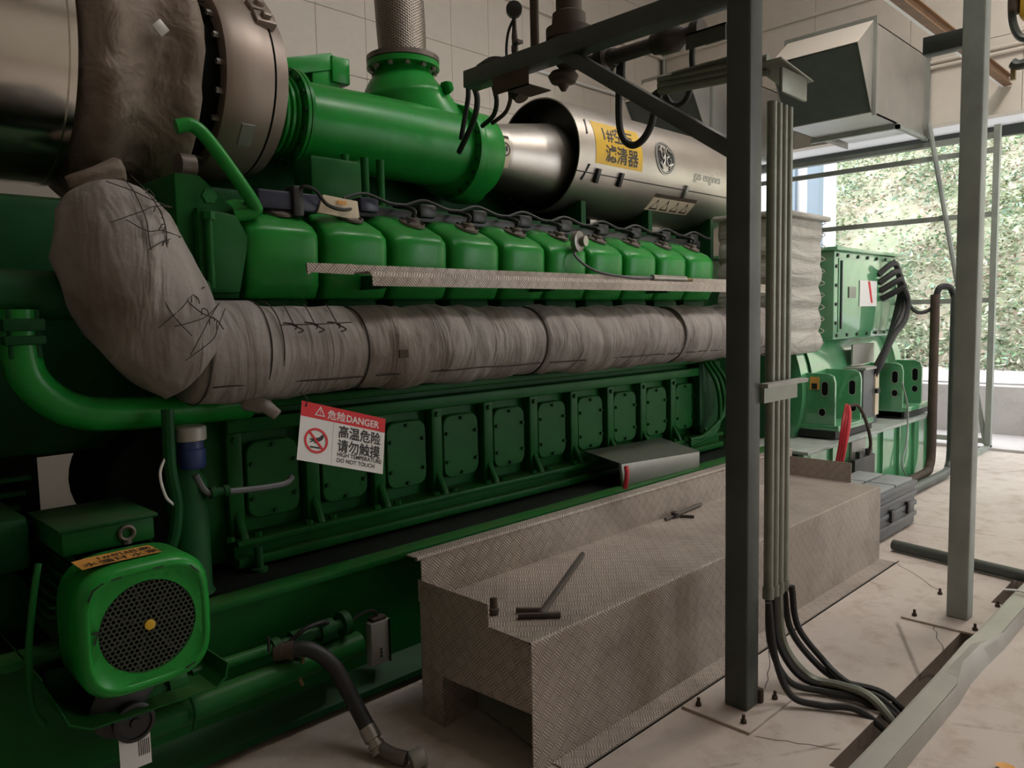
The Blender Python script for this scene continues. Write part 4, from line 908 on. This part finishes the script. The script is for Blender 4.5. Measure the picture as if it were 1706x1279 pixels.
MB().extr([(3.62, 2.72, .60), (4.42, 2.70, .60), (4.42, 2.70, .70), (3.60, 2.72, .735)], (0, .02, 0)).build('front_face', BOXGREY, t, bev=.003); MB().extr([(3.60, 2.72, .735), (4.42, 2.70, .70), (4.42, 3.0, .76), (3.60, 3.0, .78)], (0, 0, .004)).build('top_face', GREY_ST, t)
o = MB().tube(cr([(3.50, 2.62, .62), (3.52, 2.62, .70), (3.54, 2.64, .74)], 5), .014, 8).build('red_cable', REDC); tag(o, 'short red cable end standing behind the step beside the grey tray', 'cable')

# ================================================================== generator
t = thing('generator', 'green alternator with terminal box and slotted feet at the far end of the engine', 'generator')
MB().lathe((5.95, 3.62, .95), (1, 0, 0), [(0, .6), (.03, .9), (.16, .9), (.2, .84), (2.1, .84), (2.14, .9), (2.3, .9), (2.32, .5)], 72).build('stator_body', GREEN_G, t)
for k in range(3): MB().tube([(6.08 + k * .1, 3.62 - .845 * math.cos(a), .95 + .845 * math.sin(a)) for a in lin(-.2, .9, 16)], .012, 6).build('casing_band', GREEN_D, t)
bx = MB().box(6.56, 2.72, 1.36, 8.02, 4.5, 2.11).build('terminal_box', GREEN_G, t, bev=.012)
MB().box(6.52, 2.68, 2.11, 8.08, 4.54, 2.14).build('box_lid', GREEN_G, bx, bev=.006)
MB().box(6.64, 2.712, 1.42, 7.96, 2.722, 2.05).build('cover_panel', GREEN_G, bx, bev=.003)
for k in range(7):
    for z in (1.395, 2.075): MB().bolt((6.62 + k * .22, 2.719, z), (0, -1, 0), .016, .012).build('bolt', BLACK, bx)
for z in lin(1.5, 1.98, 4):
    for x in (6.60, 7.98): MB().bolt((x, 2.719, z), (0, -1, 0), .016, .012).build('bolt', BLACK, bx)
MB().tube([(6.68, 2.705, 1.45), (6.68, 2.705, 2.03)], .010, 6).build('hinge_rod', BLACK, bx)
nt = MB().box(7.08, 2.704, 1.64, 7.48, 2.711, 1.87).build('notice_sheet', WHITE, bx)
MB().extr([(7.26, 2.7035, 1.865), (7.31, 2.7035, 1.865), (7.38, 2.7035, 1.67), (7.34, 2.7035, 1.67)], (0, -.001, 0)).build('notice_stripe', RED, nt)
MB().box(6.84, 2.702, 1.715, 6.99, 2.711, 1.81).build('rating_plate', GALVD, bx)
pl = MB().box(7.05, 2.745, 1.12, 7.55, 2.76, 1.30).build('name_plate', BOXGREY, t)
def foot(x, y1, holes, lab=None):
    out = [(3.1, .60), (2.50, .60), (2.50, 1.04), (2.515, 1.09), (2.56, 1.11), (3.1, 1.11)]
    o = MB().extr([(x, y, z) for y, z in out], (.03, 0, 0)).build('foot_plate', GREEN_G, t, bev=.004)
    for (y, z, h) in holes:
        MB().extr(rrect(.025, h, .025, lambda u, v: (x - .003, y + u, z + v), 5), (.02, 0, 0)).build('slot', DARKHOLE, o)
        band([V(q) for q in rrect(.030, h + .005, .028, lambda u, v: (x - .004, y + u, z + v), 5)], [V(q) for q in rrect(.025, h, .025, lambda u, v: (x - .004, y + u, z + v), 5)]).build('slot_rim', BOXGREY, o)
    return o
fa = foot(6.08, 2.5, [(2.58, .99, .055), (2.60, .80, .03)]); foot(6.60, 2.5, [(2.57, .96, .06), (2.56, .79, .03)])
foot(7.60, 2.5, [(2.57, .98, .055), (2.57, .83, .03)]); foot(8.12, 2.5, [(2.56, .97, .06), (2.56, .83, .03)])
s_ = MB().box(6.072, 2.625, .98, 6.079, 2.70, 1.08).build('warning_sticker', ORANGE, fa); MB().box(6.069, 2.64, .985, 6.073, 2.685, 1.03).build('sticker_symbol', BLKP, s_)
for a, b in ((6.0, 6.85), (7.55, 8.35)):
    MB().box(a + .06, 2.46, .655, b - .06, 3.0, .70).build('foot_pad', GREEN_G, t, bev=.004); MB().box(a + .05, 2.48, .60, b - .05, 2.9, .655).build('rubber_mount', BLACKR, t)
t = thing('generator_skid', 'green boxed steel skid under the generator', 'skid')
MB().box(5.43, 2.46, .02, 8.2, 2.50, .56).build('side_panel', GREEN_G, t); MB().box(5.43, 2.42, .56, 8.25, 3.0, .585).build('top_flange', GREY_ST2, t, bev=.003)
MB().box(5.43, 3.0, .02, 8.2, 4.7, .56).build('deck', GREEN_D, t)
for x in (5.9, 6.95, 7.35, 7.75, 8.17): MB().box(x, 2.435, .02, x + .02, 2.46, .56).build('stiffener', GREEN_G, t)
MB().box(6.28, 2.44, .30, 6.56, 2.458, .55).build('data_plate', BOXGREY, t)
t = thing('starter_box', 'grey metal box standing between the generator feet', 'box')
MB().box(6.98, 2.62, .586, 7.30, 2.9, 1.09).build('body', GREYPL, t, bev=.006); MB().box(6.97, 2.60, 1.08, 7.32, 2.91, 1.10).build('lid', BOXGREY, t)
MB().box(7.22, 2.606, .66, 7.305, 2.622, 1.06).build('terminal_strip', CREAM, t); MB().box(7.2, 2.58, .86, 7.27, 2.607, .90).build('terminal', BLACK, t)
t = thing('battery', 'black battery beside the generator skid behind the crates', 'battery')
MB().box(6.20, 2.38, .02, 6.62, 2.425, .42).build('case', BLACK, t, bev=.01)
for x in (6.3, 6.5): MB().box(x, 2.385, .42, x + .07, 2.42, .47).build('terminal', BLACK, t)
# cables of the alternator
for k in range(4):
    y = 2.66 - .025 * k; z = 2.03 - .075 * k
    o = MB().tube(cr([(7.52 + .03 * k, 2.71, z - .10), (7.60 + .02 * k, y - .03, z - .01), (7.68, y - .05, z - .01), (7.78, y - .05, z - .12), (7.80 - .03 * k, y - .05, z - .30), (7.62 - .05 * k, y - .03, 1.35), (7.42 - .05 * k, y, 1.12), (7.36 - .04 * k, y + .06, .98)], 7), .028, 8).build('power_cable', BLACKR)
    tag(o, ['outermost black power cable arching off the terminal box', 'second black power cable from the top on the terminal box', 'third black power cable from the top on the terminal box', 'lowest black power cable leaving the terminal box'][k], 'cable', 'power cables of the generator')
for k in range(3):
    o = MB().tube(cr([(6.16, 2.44, .86), (6.05 - .02 * k, 2.40 - .02 * k, .85), (5.90 - .02 * k, 2.36 - .03 * k, .76), (5.80 - .03 * k, 2.34 - .03 * k, .60), (5.76 - .03 * k, 2.36 - .03 * k, .40)], 7), .014, 8).build('red_cable', REDC)
    tag(o, ['foremost red cable of the tied bundle by the generator', 'middle red cable of the tied bundle by the generator', 'rearmost red cable of the tied bundle by the generator'][2 - k], 'cable', 'red cables by the generator')
o = MB().tube(cr([(6.08, 2.40, .86), (6.18, 2.36, .86), (6.30, 2.34, .72), (6.40, 2.34, .55), (6.42, 2.36, .44)], 7), .013, 8).build('brown_cable', RUST); tag(o, 'brown cable looping down to the black battery by the generator', 'cable')
o = MB().tube(cr([(7.40, 2.44, .95), (7.50, 2.42, .70), (7.45, 2.41, .4), (7.36, 2.41, .2), (7.5, 2.38, .02)], 8), .008, 6).build('earth_wire', GREY_LT); tag(o, 'thin pale wire trailing down the generator skid', 'wire')
for k in range(2):
    y = 2.38 - .14 * k; x = 8.06 + .12 * k
    o = MB().tube(cr([(x, y, 1.74 - .0 * k), (x, y, 1.2), (x, y, .7), (x, y, .25), (x - .05, y, .10), (x - .2, y, .05), (x - 1.0, y, .05), (x - 1.9, y, .05)], 8), .042, 12).build('stand_pipe', GREY_ST if k else RUST)
    tag(o, ['brown upright pipe bending along the floor by the generator', 'dark grey upright pipe in front of the brown one by the generator'][k], 'pipe')
o = MB().tube(cr([(8.06, 2.38, 1.68), (8.08, 2.35, 1.80), (8.15, 2.28, 1.80), (8.18, 2.24, 1.68)], 6), .03, 10).build('cable_bend', BLACKR); tag(o, 'black cable bend joining the tops of two upright pipes', 'cable')
o = MB().tube(cr([(7.80, 2.58, 1.72), (7.92, 2.5, 1.58), (8.05, 2.42, 1.60), (8.10, 2.36, 1.72)], 6), .018, 8).build('link_cable', BLACKR); tag(o, 'thin black cable sagging from the power cables to the upright pipes', 'cable')

# ================================================================== ventilation hoods on the end wall
def hood(y0, y1, z0, z1, lab, xm=8.30):
    t = thing('ventilation_hood', lab, 'hood')
    m = MB(); w = .012
    m.box(xm, y0, z0, 9.93, y0 + w, z1); m.box(xm, y1 - w, z0, 9.93, y1, z1); m.box(xm, y0, z1 - w, 9.93, y1, z1); m.box(xm, y0, z0, 9.0, y1, z0 + w); m.build('duct_body', GALV, t)
    MB().box(9.0, y0 + .05, z0 + .06, 9.9, y1 - .05, z0 + .065).build('bottom_panel', WHITEWALL, t)
    xl, zl = xm - .40, z1 - .30
    MB().extr([(xm, y0, z1), (xl, y0, zl), (xl, y1, zl), (xm, y1, z1)], (0, 0, .006)).build('sloping_top', PANEL, t)
    MB().extr([(xm, y0, z1), (xl, y0, zl), (xm - .02, y0, z0)], (0, .006, 0)).build('side_cheek', GALV, t); MB().extr([(xm, y1, z1), (xl, y1, zl), (xm - .02, y1, z0)], (0, -.006, 0)).build('side_cheek', GALV, t)
    MB().extr([(xl + .02, y0 + .01, zl - .005), (xl + .02, y1 - .01, zl - .005), (xm + .0, y1 - .01, z0 + .01), (xm + .0, y0 + .01, z0 + .01)], (.01, 0, 0)).build('screen', GREY_ST, t)
    m = MB(); m.box(xm - .01, y0 - .035, z0 - .03, xm + .02, y0, z1 + .04); m.box(xm - .01, y1, z0 - .03, xm + .02, y1 + .035, z1 + .04); m.box(xm - .01, y0, z1, xm + .02, y1, z1 + .04)
    m.build('mouth_flange', GALVD, t); MB().box(9.9, y0 - .04, z0 - .03, 9.94, y0, z1 + .03).build('wall_flange', GALVD, t)
    MB().box(9.0, y0 - .02, z0 - .05, 9.05, y1 + .05, z0).build('support_bar', GREY_LT, t); MB().box(9.0, y0 - .02, z0 - .05, 9.95, y0 + .02, z0 - .01).build('support_bar', GREY_LT, t)
    return t
h1 = hood(3.08, 3.98, 3.60, 4.50, 'square galvanised ventilation hood high on the end wall, right of the post')
hood(4.75, 5.65, 3.55, 4.40, 'dark ventilation hood behind the conduits, left of the nearest post', 8.0)
MB().tube([(9.85, 3.02, 3.72), (9.97, 2.38, .06)], .028, 8).build('brace_strut', GREY_LT, h1)
t = thing('gate_frame', 'grey tubular steel gate frame across the open end of the hall', 'gate')
for z in (3.50, 3.335, 2.64, 1.69, .10): MB().box(9.92, 2.33, z - .028, 9.97, 5.55, z + .028).build('rail', GREY_LT, t)
for y in (2.35, 5.52): MB().box(9.91, y - .03, .03, 9.98, y + .03, 3.6).build('upright', GREY_LT, t)
MB().box(9.3, 2.32, .0, 10.0, 2.38, .05).build('foot', GREY_LT, t)
# overhead monorail with hoist
t = thing('monorail_beam', 'brown overhead monorail beam running towards the end wall', 'beam')
m = MB(); m.box(3.0, 2.23, 4.0, 9.95, 2.31, 4.01); m.box(3.0, 2.264, 4.01, 9.95, 2.276, 4.09); m.box(3.0, 2.23, 4.09, 9.95, 2.31, 4.10); m.build('rail', BROWNB, t)
MB().box(3.0, 2.31, 3.995, 9.95, 2.335, 4.012).build('lit_edge_strip', WHITE, t)  # light along the flange edge, painted as a white strip
for x in (4.5, 8.5): MB().cyl((x, 2.27, 4.10), (x, 2.27, 6.6), .02).build('hanger', BROWNB, t)
t = thing('hoist', 'yellow hoist with looping dark cable at the top right corner', 'hoist')
MB().box(5.56, 1.02, 3.32, 5.80, 1.23, 3.60).build('body', HOIST, t, bev=.03); MB().box(5.50, 1.23, 3.36, 5.62, 1.27, 3.55).build('end_cover', RUST, t, bev=.01)
MB().tube(cr([(5.55, 1.255, 3.60), (5.55, 1.26, 3.40), (5.55, 1.245, 3.28), (5.55, 1.20, 3.20), (5.55, 1.1, 3.19)], 6), .022, 8).build('loop_cable', GREY_ST, t)
MB().tube(cr([(5.6, 1.26, 3.08), (5.6, 1.22, 3.06), (5.6, 1.1, 3.07)], 4), .03, 8).build('hook_arm', GREY_ST, t); MB().box(5.59, 1.24, 2.98, 5.62, 1.265, 3.07).build('chain', BRASS, t)
MB().cyl((5.68, 1.1, 3.6), (5.68, 1.1, 6.6), .015).build('hanger', BLACK, t)

# ================================================================== gas train around the first post's arm
t = thing('gas_train', 'dark pipe fittings and regulator slung along the overhead arm', 'pipe')
MB().cyl((2.90, 2.70, 2.86), (2.90, 2.70, 4.6), .022).build('impulse_pipe', RUST, t)
MB().lathe((2.95, 2.52, 2.80), (0, 0, 1), [(0, .05), (.04, .085), (.07, .098), (.13, .10), (.13, .112), (.18, .112), (.18, .085), (.25, .08), (.26, .062), (1.9, .062)], 28).build('riser_pipe', RUST, t)
MB().lathe((2.95, 2.56, 2.79), (0, 0, -1), [(0, .06), (.02, .075), (.05, .06), (.06, .03), (.09, .012)], 20).build('valve_body', RUST, t)
MB().tube(cr([(2.95, 2.40, 2.80), (2.95, 2.30, 2.79)], 4), .03, 10).lathe((2.95, 2.33, 2.785), (0, -1, 0), [(0, .03), (0, .062), (.05, .066), (.06, .045), (.09, .04), (.09, .034), (.30, .032), (.30, .045), (.33, .05), (.35, .058), (.42, .058), (.46, .03), (.50, .03), (.50, .045), (.54, .045)], 24).build('regulator', DSTEEL, t)
MB().box(2.92, 2.08, 2.785, 2.96, 2.22, 2.80).build('name_plate', GALVD, t)
m = MB(); m.box(2.84, 1.62, 2.735, 3.0, 1.80, 2.742); m.box(2.84, 1.62, 2.68, 2.846, 1.80, 2.742); m.build('angle_bracket', GREY_ST, t)
MB().box(2.74, 2.60, 2.70, 2.747, 2.84, 2.785).box(2.74, 2.60, 2.70, 2.90, 2.74, 2.706).build('angle_bracket', RUST, t)
MB().lathe((2.93, 2.86, 2.78), (0, -.6, -1), [(0, .03), (.03, .05), (.07, .04)], 14).build('fitting', RUST, t)
t = thing('pressure_gauge', 'round black pressure gauge on a stem above the overhead arm', 'gauge')
MB().lathe((2.88, 2.82, 3.135), (-.7, -.7, .0), [(0, .03), (.0, .040), (.03, .040), (.032, .034)], 24).build('dial', BLACK, t)
MB().lathe((2.89, 2.83, 2.87), (0, 0, 1), [(0, .012), (.06, .012), (.07, .018), (.10, .018), (.10, .012), (.14, .016), (.18, .012), (.23, .010)], 12).build('stem', DSTEEL, t)
MB().box(2.86, 2.78, 2.97, 2.90, 2.82, 2.985).build('cock', DSTEEL, t)
cb = [('black cable looping over the left end of the overhead arm', [(2.86, 2.55, 2.90), (2.86, 2.85, 2.90), (2.88, 3.06, 2.93), (2.9, 3.16, 2.88), (2.92, 3.15, 2.78), (2.95, 3.22, 2.68), (3.0, 3.4, 2.55)], .016),
      ('second black cable drooping round the end of the arm', [(2.90, 2.5, 2.89), (2.90, 2.80, 2.89), (2.9, 3.02, 2.95), (2.92, 3.20, 2.90), (2.95, 3.26, 2.80), (3.0, 3.38, 2.62)], .014),
      ('thin cable hanging below the arm end to the green elbow', [(2.86, 2.96, 2.80), (2.9, 2.98, 2.73), (2.95, 3.06, 2.68), (3.0, 3.2, 2.66)], .013),
      ('brownish cable hanging from the valve to the green elbow', [(2.9, 2.88, 2.76), (2.92, 2.90, 2.72), (2.96, 2.98, 2.68), (3.0, 3.12, 2.66)], .011),
      ('dark cable slanting up from the arm past the riser pipe', [(2.9, 2.72, 2.86), (2.92, 2.66, 2.92), (2.94, 2.58, 3.02), (2.96, 2.50, 3.25)], .014),
      ('thin capillary running down beside the pressure gauge', [(2.88, 2.80, 3.12), (2.88, 2.86, 3.05), (2.88, 2.88, 2.96), (2.88, 2.87, 2.88)], .007),
      ('black cable from the regulator sagging into the conduit ends', [(2.98, 2.22, 2.80), (3.0, 2.24, 2.70), (3.0, 2.20, 2.62), (3.0, 2.12, 2.575), (3.0, 2.03, 2.60)], .014),
      ('black hose loop hanging in front of the filter drum', [(2.99, 2.245, 2.80), (3.0, 2.262, 2.65), (3.0, 2.262, 2.50), (3.0, 2.235, 2.42), (3.0, 2.185, 2.385), (3.0, 2.13, 2.40), (3.0, 2.085, 2.455), (3.0, 2.06, 2.54), (3.0, 2.04, 2.59)], .0165),
      ('dark cable dropping from the angle bracket behind the conduits', [(2.96, 1.84, 2.76), (3.0, 1.87, 2.70), (3.02, 1.88, 2.62), (3.04, 1.93, 2.54), (3.02, 1.98, 2.53), (3.0, 2.01, 2.57)], .013)]
for l, p, r in cb: tag(MB().tube(cr(p, 7), r, 10).build('hanging_cable', BLACKR if 'brown' not in l else RUST), l, 'cable')
o = MB().box(2.85, 1.92, 3.0, 2.92, 1.98, 4.2).build('drop_pipe', GREY_ST); tag(o, 'dark square drop tube hanging above the overhead arm', 'pipe')
o = MB().tube([(3.5, 5.4, 2.2), (9.0, 6.0, 2.9)], .03).build('wall_strut', GREY_ST) if False else None
